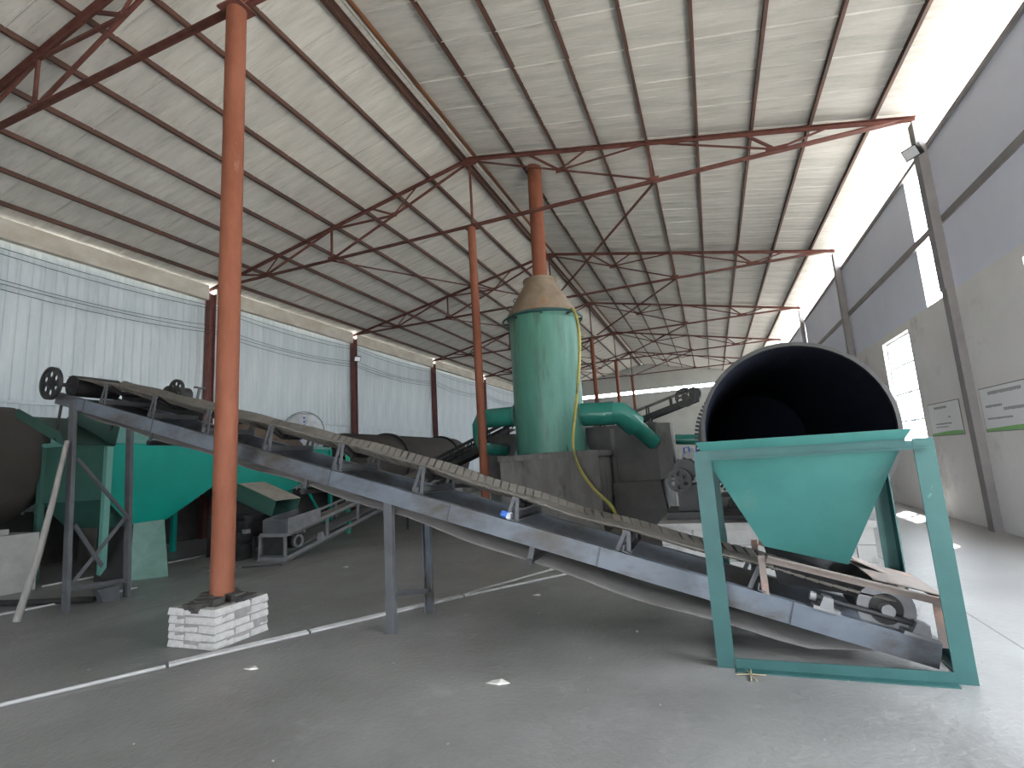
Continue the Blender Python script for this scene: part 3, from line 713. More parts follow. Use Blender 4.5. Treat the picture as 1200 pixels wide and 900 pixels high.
# gas pipe from the furnace to the drum side
b = MB().tube([(-1.19, 14.2, 2.0), (-.70, 14.2, 1.95), (-.1, 14.2, 1.92)], .13, 16)
tag(b.build('gas_pipe', 'duct'), 'straight green pipe between the furnace and the black drum', 'pipe')

# ------------------------------------------------------------------ green tower with cone and chimney
TX, TYY = -3.62, 11.95
pl = empty('tower_plinth', (-3.45, 11.85, 0), 'stained grey concrete plinth carrying the green tower', 'plinth')
b = MB().box((-4.62, 11.06, 0), (-2.32, 12.62, 1.70)); b.build('block', 'plinth', pl)
b = MB()
ed = [(-4.66 + .1 * k, random.uniform(-.015, .015)) for k in range(25)]
vs = []
for x_, r_ in ed: vs += [(x_, 11.0 + r_, 1.66 + r_), (x_, 11.0 + r_ * .6, 1.79 + r_), (x_, 12.66, 1.79 + r_ * .5), (x_, 12.66, 1.66)]
b.add(vs, [(4 * i + j, 4 * i + (j + 1) % 4, 4 * i + 4 + (j + 1) % 4, 4 * i + 4 + j) for i in range(24) for j in range(4)] + [(3, 2, 1, 0), (96, 97, 98, 99)])
b.build('top_slab', 'plinth', pl)
tw = empty('green_tower', (TX, TYY, 1.80), 'tall green steel dust tower with rusty cone and chimney', 'tower')
MB().lathe((TX, TYY, 1.80), [(.84, 0), (.84, 3.36)], 64).build('cylinder', 'tower', tw)
MB().shell((TX, TYY, 3.52), (TX, TYY, 3.535), .845, .835, 64).build('weld_seam', 'tower', tw)
MB().lathe((TX, TYY, 5.16), [(.90, 0), (.90, .03), (.40, .88), (.40, .92), (.43, .92), (.43, .98), (.2, .99)], 48).build('cone', 'cone', tw)
MB().ring((TX, TYY, 5.15), .86, .025).build('rim', 'post_green', tw)
MB().ring((TX, TYY, 5.08), .99, .028).build('water_ring', 'post_green', tw)
for k in range(8):
    a = 2 * math.pi * (k + .35) / 8; c, s = math.cos(a), math.sin(a)
    MB().beam((TX + .83 * c, TYY + .83 * s, 5.06), (TX + .99 * c, TYY + .99 * s, 5.07), .02, .05).build('ring_bracket', 'dark', tw)
for k in range(6):
    a = 2 * math.pi * (k + .2) / 6; c, s = math.cos(a), math.sin(a)
    MB().hexa([V(TX, TYY, 1.8) + V(c * r - s * w, s * r + c * w, z) for z, ro in ((0, .93), (.16, .845)) for r, w in ((.83, -.01), (ro, -.01), (ro, .01), (.83, .01))]).build('foot_gusset', 'tower', tw)
MB().cyl((TX + .02, TYY, 6.08), (TX + .10, TYY, 10.6), .183, n=28).build('chimney', 'rustpost', tw)
MB().ring((TX + .02, TYY, 6.14), .20, .02).build('chimney_collar', 'cone', tw)
for a, z in ((2.6, 5.5), (3.0, 5.7)):
    MB().ring((TX + .66 * math.cos(-a), TYY + .66 * math.sin(-a), z), .05, .01, 14, 6, 'y').build('lifting_eye', 'dark', tw)
# ducts
b = MB(); zz_ = 2.66
b.tube([(TX + .70, TYY, zz_), (-2.05, TYY, zz_ - .04)], .275, 28)
b.build('outlet_duct', 'duct', tw)
b = MB().tube([(-2.28, TYY - .01, zz_ - .035), (-1.92, TYY + .02, zz_ - .05), (-1.62, TYY + .25, 2.30)], .272, 28); b.build('duct_elbow', 'duct', tw)
MB().tube([(-1.64, TYY + .23, 2.32), (-1.28, 12.60, 1.90)], .19, 24).build('duct_tail', 'duct', tw)
MB().cyl((-2.86, TYY, zz_), (-2.80, TYY, zz_), .33, n=28).build('duct_flange', 'tower', tw)
MB().tube([(TX - .70, TYY, 2.78), (-5.25, TYY, 2.78)], .24, 24).build('inlet_duct', 'duct', tw)
MB().tube([(-5.2, TYY, 2.78), (-5.40, TYY, 2.76), (-5.50, TYY, 2.62), (-5.51, TYY, 2.25), (-5.46, TYY + .05, 2.06), (-5.28, TYY + .3, 2.0), (-5.1, 12.63, 1.98)], .22, 22, [.24, .225, .19, .17, .16, .155, .15]).build('inlet_elbow', 'duct', tw)
MB().cyl((-4.50, TYY, 2.78), (-4.44, TYY, 2.78), .29, n=28).build('duct_flange', 'tower', tw)
# furnace behind the tower
fu = empty('furnace', (-3.3, 14.2, 0), 'dark sooty rendered furnace block behind the green tower', 'furnace')
MB().box((-5.6, 12.68, 0), (-1.2, 16.5, 2.38)).build('body', 'furnace', fu)
MB().hexa([(-1.22, 12.64, 1.03), (-.88, 12.50, 1.06), (-.88, 13.9, 1.06), (-1.22, 13.9, 1.03), (-1.22, 12.64, 2.36), (-.88, 12.50, 2.33), (-.88, 13.9, 2.33), (-1.22, 13.9, 2.36)]).build('door_jamb', 'plinth', fu)
b = MB().hexa([(-2.28, 12.25, 0), (-1.05, 12.25, 0), (-1.05, 12.67, 0), (-2.28, 12.67, 0), (-2.28, 12.25, 1.0), (-1.2, 12.25, 1.02), (-1.2, 12.67, 1.02), (-2.28, 12.67, 1.0)]); b.build('ash_base', 'furnace', fu)
MB().beam((-2.25, 12.62, 1.0), (-2.25, 12.62, 2.30), .09, .08, (0, 1, 0)).build('buckstay', 'plinth', fu)
# yellow hose
pts = [(-2.72, 11.42, 5.12), (-2.60, 11.32, 4.85), (-2.55, 11.2, 4.2), (-2.66, 11.12, 3.2), (-2.80, 10.95, 2.2), (-2.80, 10.9, 1.75), (-2.68, 10.9, 1.35), (-2.42, 10.9, .95), (-2.12, 10.92, .62), (-1.96, 10.95, .28), (-1.9, 10.98, .03)]
fine = []
for k in range(len(pts) - 1):
    p0, p1, p2, p3 = (V(*pts[max(0, min(len(pts) - 1, k + d))]) for d in (-1, 0, 1, 2))
    for i in range(5):
        s = i / 5; fine.append(.5 * ((2 * p1) + (-p0 + p2) * s + (2 * p0 - 5 * p1 + 4 * p2 - p3) * s * s + (-p0 + 3 * p1 - 3 * p2 + p3) * s ** 3))
fine.append(V(*pts[-1]))
tag(MB().tube(fine, .035, 10).build('water_hose', 'hose'), 'yellow green hose hanging down the green tower to floor', 'hose')

# ------------------------------------------------------------------ emerald batching bins by the sheet wall
HA = R(11); HD = V(-math.sin(HA), math.cos(HA), 0); HE = V(-math.cos(HA), -math.sin(HA), 0); HC = V(-10.42, 6.2, 0); HLN, HW = 7.8, 1.45
def HL(t_, w, z): return HC + HD * t_ + HE * w + V(0, 0, z)
bn = empty('batching_bin', HL(HLN / 2, HW / 2, 0), 'long emerald green double batching bin under the conveyor head', 'hopper')
outl = [(0, 2.5), (HLN, 2.5), (HLN, 1.98), (5.5, 1.22), (4.2, 1.22), (3.3, 1.58), (2.75, 1.58), (1.30, .88), (.55, .88), (0, 1.42)]
for w in (0, HW): MB().prism([HL(t_, w, z) for t_, z in outl], HE * (.012 if w == 0 else -.012)).build('side_panel', 'bin', bn)
for t_, zb in ((0, 1.42), (HLN, 1.98)): MB().plate([HL(t_, 0, zb), HL(t_, HW, zb), HL(t_, HW, 2.5), HL(t_, 0, 2.5)], .012).build('end_panel', 'bin_soot_shade', bn)
for k in range(2, 9):
    (ta, za), (tb, zb) = outl[k], outl[k + 1]
    if k in (3, 7): continue
    MB().plate([HL(ta, 0, za), HL(tb, 0, zb), HL(tb, HW, zb), HL(ta, HW, za)], .010).build('slope_plate', 'bin_soot_shade', bn)
for (t0, w0), (t1, w1) in (((0, 0), (HLN, 0)), ((HLN, 0), (HLN, HW)), ((HLN, HW), (0, HW)), ((0, HW), (0, 0))):
    MB().beam(HL(t0, w0, 2.48), HL(t1, w1, 2.48), .09, .075).build('rim_rail', 'binpale', bn)
MB().plate([HL(0.1, HW, 2.5), HL(HLN, HW, 2.5), HL(HLN, HW, 2.92), HL(.1, HW, 2.92)], .012).build('back_board', 'binpale', bn)
A_ = [V(-9.68, 6.22, .0), V(-9.22, 6.58, .0), HL(1.28, -.02, .90), HL(.58, -.02, .90)]
MB().plate(A_, .015).build('drop_apron', 'bindull', bn)
for a_, t_ in ((A_[0], .58), (A_[1], 1.28)): MB().plate([a_, a_ + HE * .75, HL(t_, .8, .90), HL(t_, -.02, .90)], .012).build('apron_cheek', 'dark', bn)
for t_ in (0, 3.08, HLN):
    for w in (0, HW): MB().beam(HL(t_, w, 0), HL(t_, w, 2.46), .10, .10, (1, 0, 0)).build('post', ('binpale' if w == 0 else 'bin_soot_shade') if t_ == 0 else 'bin', bn)
# drop chute over the small conveyor
def quadbox(mb, a, b_, c, d, vec): return mb.hexa([a, b_, c, d] + [Vector(x) + Vector(vec) for x in (a, b_, c, d)])
b = MB(); o1 = [V(-8.78, 8.55, 1.13), V(-8.78, 9.25, 1.13)]; i1 = [V(-9.85, 8.55, 1.53), V(-9.85, 9.25, 1.53)]; dn = V(-.12, 0, -.34)
b.plate([i1[0], o1[0], o1[0] + dn, i1[0] + dn], .012); b.plate([o1[1], i1[1], i1[1] + dn, o1[1] + dn], .012); b.plate([i1[0] + dn, o1[0] + dn, o1[1] + dn, i1[1] + dn], .012)
ch = b.build('drop_chute', 'chute', bn)
MB().plate([i1[0], i1[1], o1[1], o1[0]], -.014).build('chute_top', 'chutetop', ch)
MB().plate([i1[0] + dn, i1[0], i1[1], i1[1] + dn], .012).build('chute_back', 'chute', ch)
MB().beam((-9.85, 8.9, 1.36), HL(4.5, .5, 1.2), .3, .3).build('chute_neck', 'chute', ch)
MB().beam(HL(6.1, .0, 1.6), (-9.6, 11.0, .35), .06, .06).build('chute_stay', 'bin', bn)

# small grey conveyor below the bins
s2 = empty('small_conveyor', (-8.3, 10.5, 0), 'small grey inclined conveyor under the batching bin chute', 'conveyor')
SX0, SX1 = -8.68, -8.03
def S2(x, yv, h=0): return V(x, yv, .20 * (yv - 8.05) + h)
for x in (SX0, SX1):
    MB().angle(S2(x, 8.05), S2(x, 14.6), .07, .008, fx=-1 if x < -8.3 else 1).build('side_rail', 'grey', s2)
    MB().angle(S2(x, 8.05, .46), S2(x, 12.6, .46), .05, .008, fx=-1 if x < -8.3 else 1).build('upper_rail', 'grey', s2)
    for yv in (8.06, 9.25, 10.3, 11.4): MB().angle(S2(x, yv), S2(x, yv, .48), .045, .007).build('upright', 'grey', s2)
for h, m_ in ((0, 'grey'), (.46, 'grey')): MB().angle(S2(SX0, 8.05, h), S2(SX1, 8.05, h), .06, .008).build('end_rail', m_, s2)
MB().box((SX0, 8.05, 0.01), (SX1, 8.07, .10)).build('end_skirt', 'leg', s2)
MB().box((SX0 + .02, 8.11, .03), (SX1 - .05, 8.13, .47)).build('shade_plate', 'dark', s2)  # dark sheet standing in for the shaded inside of the conveyor box
MB().plate([S2(SX0 + .05, 8.25, .40), S2(SX1 - .05, 8.25, .40), S2(SX1 - .05, 14.6, .40), S2(SX0 + .05, 14.6, .40)], .015).build('carrying_belt', 'belt', s2)
MB().plate([S2(SX0 + .05, 8.3, .12), S2(SX1 - .05, 8.3, .12), S2(SX1 - .05, 14.6, .12), S2(SX0 + .05, 14.6, .12)], .012).build('return_belt', 'rbelt', s2)
MB().cyl(S2(SX0 + .05, 8.4, .26), S2(SX1 - .05, 8.4, .26), .135, n=20).build('tail_pulley', 'dark', s2)
MB().shell(S2(SX1 - .05, 8.45, .24), S2(SX1 - .02, 8.45, .24), .13, .09, 24).build('pulley_rim', 'grey', s2)
MB().hexa([S2(SX1 - .06, 9.0, .05), S2(SX1 + .0, 9.0, .05), S2(SX1 + .0, 9.16, .05), S2(SX1 - .06, 9.16, .05), S2(SX1 - .06, 9.03, .2), S2(SX1 + .0, 9.03, .2), S2(SX1 + .0, 9.12, .2), S2(SX1 - .06, 9.12, .2)]).build('bearing_block', 'grey', s2)
MB().box((SX0 + .02, 8.1, .50), (SX1 - .02, 8.15, .78)).build('feed_box', 'leg', s2)
MB().plate([(SX1 - .02, 8.15, .52), (SX1 - .02, 9.05, .70), (SX1 - .02, 9.05, .92), (SX1 - .02, 8.15, .80)], .015).build('feed_side', 'grey', s2)
MB().plate([(SX0 + .02, 8.15, .52), (SX0 + .02, 9.05, .70), (SX0 + .02, 9.05, .92), (SX0 + .02, 8.15, .80)], .015).build('feed_side', 'leg', s2)
for yv in (12.4, 14.2):
    for x in (SX0, SX1): MB().beam((x, yv, 0), S2(x, yv, .02), .05, .05, (1, 0, 0)).build('leg', 'dark', s2)
# upper dark elevator frame beyond it
s3 = empty('dark_conveyor', (-7.2, 15.2, 0), 'black lattice conveyor rising to the green tower inlet side', 'conveyor')
def S3(s, yv, h): return V(-9.2 + 3.3 * s, yv, 1.25 + 1.25 * s + h)
for yv in (15.0, 15.7):
    MB().beam(S3(0, yv, 0), S3(1, yv, 0), .06, .14).build('side_rail', 'dark', s3)
    MB().beam(S3(0, yv, .42), S3(1, yv, .42), .05, .10).build('upper_rail', 'dark', s3)
    for k in range(6): MB().beam(S3(k / 5, yv, 0), S3(k / 5, yv, .42), .04, .04, (0, 1, 0)).build('upright', 'dark', s3)
    for k in range(5): MB().beam(S3(k / 5, yv, 0), S3((k + 1) / 5, yv, .42), .03, .03, (0, 1, 0)).build('lattice', 'dark', s3)
    for k in (.05, .9): MB().beam((S3(k, yv, 0).x, yv, 0), S3(k, yv, 0), .07, .07, (1, 0, 0)).build('leg', 'dark', s3)
MB().plate([S3(0, 15.03, .2), S3(1, 15.03, .2), S3(1, 15.67, .2), S3(0, 15.67, .2)], .02).build('belt', 'rbelt', s3)
MB().box((-9.4, 14.9, .95), (-6.2, 15.8, 1.08)).build('walkway', 'dark', s3)
# green post by the small conveyor
tag(MB().beam((-9.6, 11.9, 0), (-9.6, 11.9, 2.15), .09, .09, (1, 0, 0)).build('green_post', 'teal_green'), 'slim bright green square post beside the small conveyor', 'post')

# far conveyor with sheave near the drum
s4 = empty('far_conveyor', (-3.5, 20.4, 0), 'far black inclined conveyor ending in a holed sheave above furnace', 'conveyor')
def S4(x, yv, h): return V(x, yv, 3.55 + .30 * (x + .5) + h)
for yv in (20.0, 20.8):
    MB().beam(S4(-8, yv, 0), S4(-.3, yv, 0), .08, .2).build('side_rail', 'dark', s4)
    for k in range(9): MB().beam(S4(-7.6 + .9 * k, yv, .05), S4(-7.6 + .9 * k, yv, .42), .06, .05, (0, 1, 0)).build('idler_bracket', 'dark', s4)
    for x in (-2.1, -5.8): MB().beam((x - .3, yv, 0), S4(x, yv, 0), .08, .08, (1, 0, 0)).build('leg', 'leg', s4)
MB().plate([S4(-8, 20.05, .42), S4(-.4, 20.05, .42), S4(-.4, 20.75, .42), S4(-8, 20.75, .42)], .03).build('belt', 'rbelt', s4)
MB().cyl(S4(-.4, 20.05, .2), S4(-.4, 20.75, .2), .22, n=20).build('head_pulley', 'dark', s4)
sheave(MB(), S4(-.75, 19.85, .16), .36, th=.08).build('drive_sheave', 'dark', s4)
MB().cyl(S4(-.75, 19.85, .16), S4(-.75, 20.05, .16), .05, n=10).build('shaft', 'dark', s4)

# ------------------------------------------------------------------ brown kilns along the sheet wall
def kiln(x, z, r, y0, y1, rings, lab):
    t = empty('brown_kiln', (x, (y0 + y1) / 2, z - r), lab, 'drum')
    MB().lathe((x, 0, z), [(.3, y0 - .06), (r * .96, y0 - .02), (r, y0), (r, y1), (r * .7, y1 + .5), (.25, y1 + .7)], 48, 'y').build('shell', 'kiln', t)
    for ry in rings: MB().shell((x, ry - .09, z), (x, ry + .09, z), r + .09, r - .02, 48).build('riding_ring', 'dark', t)
    return t
kiln(-12.1, 1.95, 1.08, 14.7, 22.6, (17.3, 21.6), 'brown sooty rotary kiln beyond the end of the batching bin')
kiln(-12.85, 2.17, 1.13, 1.2, 5.75, (2.6,), 'brown sooty drum beside the near end of the batching bin')
t = empty('kiln_pier', (-12.0, 4.4, 0), 'stained concrete pier under the brown drum beside batching bin', 'pier')
MB().box((-13.6, 3.2, 0), (-10.95, 5.5, .94)).build('block', 'pier', t)
MB().box((-13.5, 3.4, .94), (-11.2, 3.7, 1.03)).build('saddle', 'pier', t); MB().box((-13.5, 4.9, .94), (-11.2, 5.2, 1.03)).build('saddle', 'pier', t)
for yv, nm in ((17.3, 'middle'), (21.6, 'far end')):
    o = MB().hexa([(-13.2, yv - .4, 0), (-11.0, yv - .4, 0), (-11.0, yv + .4, 0), (-13.2, yv + .4, 0), (-13.0, yv - .35, .77), (-11.2, yv - .35, .77), (-11.2, yv + .35, .77), (-13.0, yv + .35, .77)]).build('kiln_pier', 'plinth')
    tag(o, 'stained concrete pier under the %s of the long brown kiln' % nm, 'pier')
o = MB().hexa([(-12.75, 7.1, 0), (-12.1, 7.1, 0), (-12.1, 8.0, 0), (-12.75, 8.0, 0), (-12.75, 7.12, .9), (-12.15, 7.12, .88), (-12.15, 7.95, .9), (-12.75, 7.95, .9)]).build('concrete_block', 'pier')
tag(o, 'pale concrete block standing under the emerald batching bin', 'block')

# brown tarpaulin and white sack on the bin
b = MB(); nx, ny = 26, 12; vs = []
for i in range(nx + 1):
    for j in range(ny + 1):
        s, w = i / nx, j / ny; e = max(0, math.sin(math.pi * s)) ** .5 * max(0, math.sin(math.pi * w)) ** .6
        p = HL(4.0 + 3.0 * s, .35 + .9 * w, 2.52 + e * (.86 + .04 * math.sin(5 * s)) + .05 * e * math.sin(22 * s + 5 * w))
        vs.append(p)
b.add(vs, [(i * (ny + 1) + j, (i + 1) * (ny + 1) + j, (i + 1) * (ny + 1) + j + 1, i * (ny + 1) + j + 1) for i in range(nx) for j in range(ny)], True)
nb = len(vs); b.add([V(p.x, p.y, 2.51) for p in vs], [tuple(reversed((i * (ny + 1) + j, (i + 1) * (ny + 1) + j, (i + 1) * (ny + 1) + j + 1, i * (ny + 1) + j + 1))) for i in range(nx) for j in range(ny)])
tag(b.build('tarpaulin', 'tarp'), 'brown crumpled tarpaulin heaped on the batching bin', 'tarpaulin')
for k, tt in enumerate((4.4, 5.4, 6.4, 7.3)):
    MB().beam(HL(tt, .0, 2.46), HL(tt, HW, 2.46), .05, .06).build('top_bar', 'bin', bn)
sk_ = empty('white_sack', HL(7.7, .9, 2.5), 'round white woven sack with blue print beside the brown tarpaulin', 'sack')
c = HL(7.7, .9, 3.12); b = MB(); vs = []; nA, nB = 28, 9
nrm = (V(0, 0, 0) - V(c.x, c.y, 0)).normalized(); sd_ = V(-nrm.y, nrm.x, 0)
for i in range(nB):
    ph = -math.pi / 2 + math.pi * i / (nB - 1)
    for k in range(nA):
        a = 2 * math.pi * k / nA; rr = .62 * math.cos(ph) ** .7 if abs(math.cos(ph)) > 1e-6 else .001
        rr *= 1 + .03 * math.sin(7 * a + 3 * ph)
        vs.append(c + nrm * (.16 * math.sin(ph) + .035 * math.sin(9 * a + 4 * math.sin(3 * ph))) + sd_ * rr * math.cos(a) + V(0, 0, rr * math.sin(a)))
b.add(vs, [(i * nA + k, i * nA + (k + 1) % nA, (i + 1) * nA + (k + 1) % nA, (i + 1) * nA + k) for i in range(nB - 1) for k in range(nA)], True)
so = b.build('bag', 'sack', sk_)
for k in range(3): MB().beam(c + nrm * .165 + V(0, 0, .40 - .13 * k) + sd_ * .02, c + nrm * .165 + V(0, 0, .46 - .13 * k) + sd_ * .02, .06, .05, (nrm.x, nrm.y, 0)).build('blue_print', 'blue', so)
MB().beam(c + nrm * .165 + V(0, 0, -.42) - sd_ * .25, c + nrm * .165 + V(0, 0, -.28) - sd_ * .25, .3, .05, (nrm.x, nrm.y, 0)).build('blue_print', 'blue', so)
b = MB(); b.tube([c + sd_ * .65 * math.cos(2 * math.pi * k / 40) + V(0, 0, .65 * math.sin(2 * math.pi * k / 40)) for k in range(41)], .012, 6); b.build('wire_hoop', 'dark', sk_)

# discharge chute at the conveyor head
t = empty('discharge_chute', (-9.4, 4.95, 2.3), 'dark green bent sheet chute below the conveyor head', 'chute')
MB().plate([(-10.05, 4.62, 2.80), (-8.75, 4.62, 2.25), (-8.75, 5.3, 2.25), (-10.05, 5.3, 2.80)], .012).build('floor_sheet', 'chute', t)
MB().plate([(-10.05, 4.62, 2.80), (-8.75, 4.62, 2.25), (-8.75, 4.56, 2.45), (-9.85, 4.56, 2.90)], .012).build('side_sheet', 'chute', t)
MB().plate([(-10.05, 5.3, 2.80), (-8.75, 5.3, 2.25), (-8.75, 5.36, 2.60), (-9.65, 5.36, 3.04)], .012).build('side_sheet', 'chute', t)
for yv in (4.60, 5.33): MB().beam((-8.95, yv, 2.35), (-8.86, yv, 2.92), .04, .02, (0, 1, 0)).build('hanger', 'dark', t)

# ------------------------------------------------------------------ small things
tag(MB().tube([(-8.40, 4.05, .02), (-8.36, 4.20, .75), (-8.37, 4.33, 1.5), (-8.42, 4.47, 2.3)], .035, 9, [.045, .04, .036, .03]).build('prop_pole', 'wood'), 'grey weathered wooden pole leaning on the conveyor trestle', 'pole')
def pipe(name, pts, r, m, lab, cat, grp=None): return tag(MB().tube(pts, r, 8).build(name, m), lab, cat, grp)
z = .017
def lerp(a, b, s): return tuple(a[i] + (b[i] - a[i]) * s for i in range(3))
P0, P1 = (-5.55, 2.10, z), (-2.02, 7.66, z)
dv = (V(*P1) - V(*P0)).normalized(); sv = V(-dv.y, dv.x, 0)
cuts_ = [0, .235, .42, .70, 1.0]
for k in range(4):
    for s, nm in ((.0, 'near'), (.062, 'far')):
        if k == 0 and s: continue
        a, e = V(*lerp(P0, P1, cuts_[k])) + sv * s, V(*lerp(P0, P1, cuts_[k + 1] - .004)) + sv * s
        if k == 3: e = e + sv * (.28 if s else -.12)
        where = ['ending before the brick footing', 'beside the brick footing', 'passing the conveyor middle legs', 'running under the belt conveyor'][k]
        pipe('floor_pipe', [a, e], z, 'pvc', 'thin dusty white floor pipe%s, %s' % (' of the pair, footing side' if s else '', where), 'pipe', 'white pipes on the floor')
pipe('floor_pipe', [(-9.25, 4.05, z), (-9.02, 4.80, z), (-8.80, 5.77, z)], z, 'pvc', 'thin dusty white pipe on floor below the conveyor trestle', 'pipe', 'white pipes on the floor')
pipe('floor_pipe', [(-11.0, 5.62, z), (-10.75, 6.9, z), (-10.72, 8.2, z), (-10.9, 9.4, z)], z, 'pvc', 'thin dusty white pipe on floor along the batching bin', 'pipe', 'white pipes on the floor')
pipe('iron_bar', [(-10.3, 4.5, .05), (-9.3, 4.72, .05), (-8.5, 4.98, .05)], .045, 'dark', 'black iron bar lying behind the conveyor trestle', 'bar')
pipe('black_rod', [(-8.35, 7.35, .015), (-7.7, 7.65, .015)], .014, 'dark', 'thin black rod lying before the small conveyor', 'rod')
b = MB()
for k in range(7):
    cx, cy, s = -8.75 + random.uniform(-.25, .25), 7.15 + random.uniform(-.15, .15), random.uniform(.06, .13)
    b.hexa([(cx + sx * s, cy + sy * s * .7, 0) for sx, sy in ((-1, -1), (1, -1), (1, 1), (-1, 1))] + [(cx + sx * s * .6, cy + sy * s * .4, .05) for sx, sy in ((-1, -1), (1, -1), (1, 1), (-1, 1))])
tag(b.build('spilled_dust', 'furnace'), 'low heap of spilled dark dust before the small conveyor', 'dust', kind='stuff')
# cup on the rail
t = empty('paper_cup', CV(-1.95, 4.60, .174), 'small white and blue cup lying on the conveyor rail', 'cup')
MB().cyl(CV(-1.99, 4.60, .212), CV(-1.93, 4.60, .212), .030, .034, 16).build('body', 'blue', t)
MB().cyl(CV(-1.93, 4.60, .20), CV(-1.89, 4.60, .212), .034, .036, 16).build('lip', 'sack', t)
# straw and scraps on the floor
scr = [((.07, 4.26), .10, 'straw', 'wisp of dry straw beside the hopper foot rail'), ((-1.68, 3.75), .09, 'paper', 'pale paper scrap on the open floor before the conveyor'), ((-3.9, 3.55), .07, 'paper', 'pale floor scrap near the white pipe joint'), ((-2.2, 6.2), .05, 'paper', 'small pale scrap under the belt conveyor'), ((-6.2, 7.6), .06, 'paper', 'small pale scrap near the small conveyor')]
for (x, yv), s, m_, lab in scr:
    b = MB()
    for k in range(4 if m_ == 'straw' else 1):
        a = random.uniform(0, 3.1); dx, dy = math.cos(a) * s, math.sin(a) * s
        if m_ == 'straw': b.tube([(x - dx, yv - dy, .006), (x, yv, .012), (x + dx, yv + dy, .006)], .005, 5)
        else: b.add([(x - s, yv - s * .3, .004), (x + s * .2, yv - s * .4, .012), (x + s, yv + s * .1, .004), (x + s * .1, yv + s * .5, .014), (x - s * .6, yv + s * .3, .005), (x - s, yv - s * .3, .001), (x + s * .2, yv - s * .4, .001), (x + s, yv + s * .1, .001), (x + s * .1, yv + s * .5, .001), (x - s * .6, yv + s * .3, .001)], [(0, 1, 2, 3, 4), (9, 8, 7, 6, 5), (0, 5, 6, 1), (1, 6, 7, 2), (2, 7, 8, 3), (3, 8, 9, 4), (4, 9, 5, 0)])
    tag(b.build('floor_scrap', m_), lab, 'scrap')
# cables along the sheet wall
for k, (z0, dz, nm) in enumerate(((7.02, .10, 'topmost'), (6.93, .16, 'second highest'), (6.40, .22, 'third highest'), (6.25, .14, 'fourth highest'), (6.17, .20, 'lowest'))):
    pts = []
    for i in range(len(CY)):
        a = CY[i - 1] if i else Y0 + .2; e = CY[i]
        for j in range(8):
            s = j / 8; pts.append((XL + .30, a + (e - a) * s, z0 - dz * 4 * s * (1 - s)))
    pts.append((XL + .30, CY[-1], z0))
    tag(MB().tube(pts, .008, 5).build('wall_cable', 'wire'), '%s black cable sagging along the ribbed sheet wall' % nm, 'cable', 'cables on the sheet wall')
# floodlights
def flood(c, aim, lab):
    c = Vector(c); aim = Vector(aim).normalized(); t = empty('floodlight', c, lab, 'floodlight')
    p, q = c - aim * .05, c + aim * .05
    MB().section(p, q, [(-.14, -.11), (.14, -.11), (.14, .11), (-.14, .11)]).build('housing', 'dark', t)
    MB().section(q, q + aim * .008, [(-.12, -.09), (.12, -.09), (.12, .09), (-.12, .09)]).build('lens', 'lamp', t)
    MB().beam(p, p - aim * .12 + V(0, 0, -.02), .05, .03).build('bracket', 'dark', t)
flood((XR - .28, 10.85, 6.80), (-.75, -.5, -.45), 'square black floodlight on the windowed wall column under second truss')
flood((XL + .42, 17.9, 6.50), (.75, -.5, -.5), 'square black floodlight on the maroon column of sheet wall')
# notice boards
def board(ya, yb, z0, z1, lab, lines):
    t = empty('notice_board', (XR - .012, (ya + yb) / 2, z0), lab, 'sign')
    x = XR - .014
    MB().box((x, ya, z0), (XR - .001, yb, z1)).build('panel', 'board', t)
    MB().box((x + .002, ya - .015, z0 - .015), (XR - .0005, yb + .015, z1 + .015)).build('dark_edge', 'strip', t)
    b = MB(); n_ = 12; vs = []
    for k in range(n_ + 1):
        s = k / n_; vs += [(x - .002, ya + (yb - ya) * s, z0), (x - .002, ya + (yb - ya) * s, z0 + .055 + .02 * math.sin(3.5 * s + .6))]
    b.add(vs, [(2 * i, 2 * i + 1, 2 * i + 3, 2 * i + 2) for i in range(n_)]); b.build('green_band', 'greenprint', t)
    for yc, zc_, w, h in lines:
        b = MB(); k = 0.0
        while k < w:
            g = random.uniform(.03, .055); b.box((x - .003, yc - k - g, zc_ - h / 2 * random.uniform(.7, 1)), (x - .001, yc - k, zc_ + h / 2)); k += g + .012
        tag(b.build('printed_line', 'print', t), kind='stuff')
board(11.72, 13.15, 1.64, 2.27, 'smaller white notice board with green foot between window and column', [(12.85, 2.18, .55, .05), (12.25, 1.98, .1, .03), (12.9, 1.86, .75, .03), (12.9, 1.80, .6, .02)])
board(8.99, 10.88, 1.65, 2.35, 'wide white notice board with green foot beyond the dark column', [(10.6, 2.26, .95, .055), (10.75, 2.05, .5, .04), (10.2, 1.98, .55, .05), (10.75, 1.85, .7, .03)])

# dark weigh feeder under the second bin outlet
t = empty('weigh_feeder', (-10.0, 8.9, 0), 'black weigh feeder frame with motor under the batching bin', 'feeder')
for x in (-10.45, -9.35):
    for yv in (8.35, 9.6): MB().beam((x, yv, 0), (x, yv, .78), .08, .08, (1, 0, 0)).build('leg', 'dark', t)
    MB().beam((x, 8.3, .80), (x, 9.65, .80), .07, .1).build('side_beam', 'dark', t)
MB().box((-10.4, 8.4, .40), (-9.4, 9.5, .74)).build('trough', 'dark', t)
b = MB().cyl((-9.25, 8.30, .42), (-9.25, 8.0, .42), .12, n=20)
for k in range(10):
    a = 2 * math.pi * k / 10; b.beam((-9.25 + .12 * math.cos(a), 8.28, .42 + .12 * math.sin(a)), (-9.25 + .12 * math.cos(a), 8.04, .42 + .12 * math.sin(a)), .01, .025, (math.cos(a), 0, math.sin(a)))
mo = b.build('motor', 'dark', t)
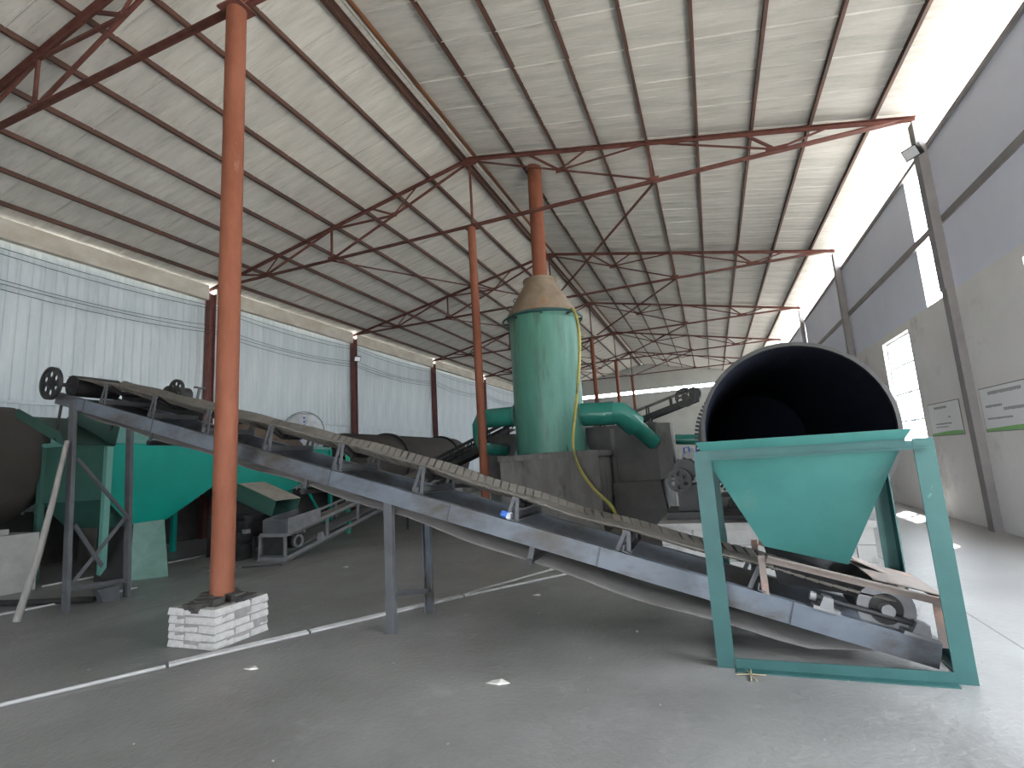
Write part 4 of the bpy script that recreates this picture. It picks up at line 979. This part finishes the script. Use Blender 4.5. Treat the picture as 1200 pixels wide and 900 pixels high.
MB().box((-9.33, 7.98, .0), (-9.17, 8.3, .30)).build('motor_stand', 'dark', t)
MB().box((-9.20, 8.08, .52), (-9.10, 8.2, .60)).build('terminal_box', 'grey', mo)
# bulk bag between furnace and drum drive
t = empty('bulk_bag', (-.48, 13.4, 0), 'tall blue and white bulk bag between the furnace and drum drive', 'bag')
prof = [(.38, 0), (.46, .08), (.50, .5), (.48, 1.0), (.46, 1.4), (.38, 1.58), (.16, 1.64), (.10, 1.72)]
vs = []; nA = 24
for r, h in prof:
    for k in range(nA):
        a = 2 * math.pi * k / nA; q = 1 / (abs(math.cos(a)) ** 4 + abs(math.sin(a)) ** 4) ** .25
        vs.append((-.48 + r * q * .62 * math.cos(a), 13.4 + r * q * .62 * math.sin(a), h + .01 * math.sin(5 * a)))
b = MB().add(vs, [(i * nA + k, i * nA + (k + 1) % nA, (i + 1) * nA + (k + 1) % nA, (i + 1) * nA + k) for i in range(len(prof) - 1) for k in range(nA)], True)
b.add(vs[:nA], [tuple(range(nA - 1, -1, -1))]); b.add(vs[-nA:], [tuple(range(nA))])
bo = b.build('sack', 'sack', t)
for z0 in (1.30, 1.05, .5): MB().box((-.76, 13.075, z0), (-.20, 13.085, z0 + .12)).build('blue_stripe', 'blue', t)
for x in (-.66, -.38): MB().tube([(x, 13.22, 1.45), (x, 13.22, 1.72), (x + .10, 13.26, 1.75), (x + .12, 13.3, 1.5)], .02, 6).build('lifting_loop', 'blue', t)

# grit on the floor
b = MB()
for k in range(110):
    x, yv = random.uniform(-5.5, 2.6), random.uniform(2.0, 6.4); s_ = random.uniform(.0025, .006) * (1.7 if random.random() < .1 else 1)
    b.hexa([(x + sx * s_ * random.uniform(.6, 1.4), yv + sy * s_ * random.uniform(.6, 1.4), z0) for z0 in (0.0, s_ * .8) for sx, sy in ((-1, -1), (1, -1), (1, 1), (-1, 1))])
tag(b.build('grit', 'pvc', base=(-1.5, 4.2, 0)), 'pale grit scattered over the concrete floor', 'grit', kind='stuff')
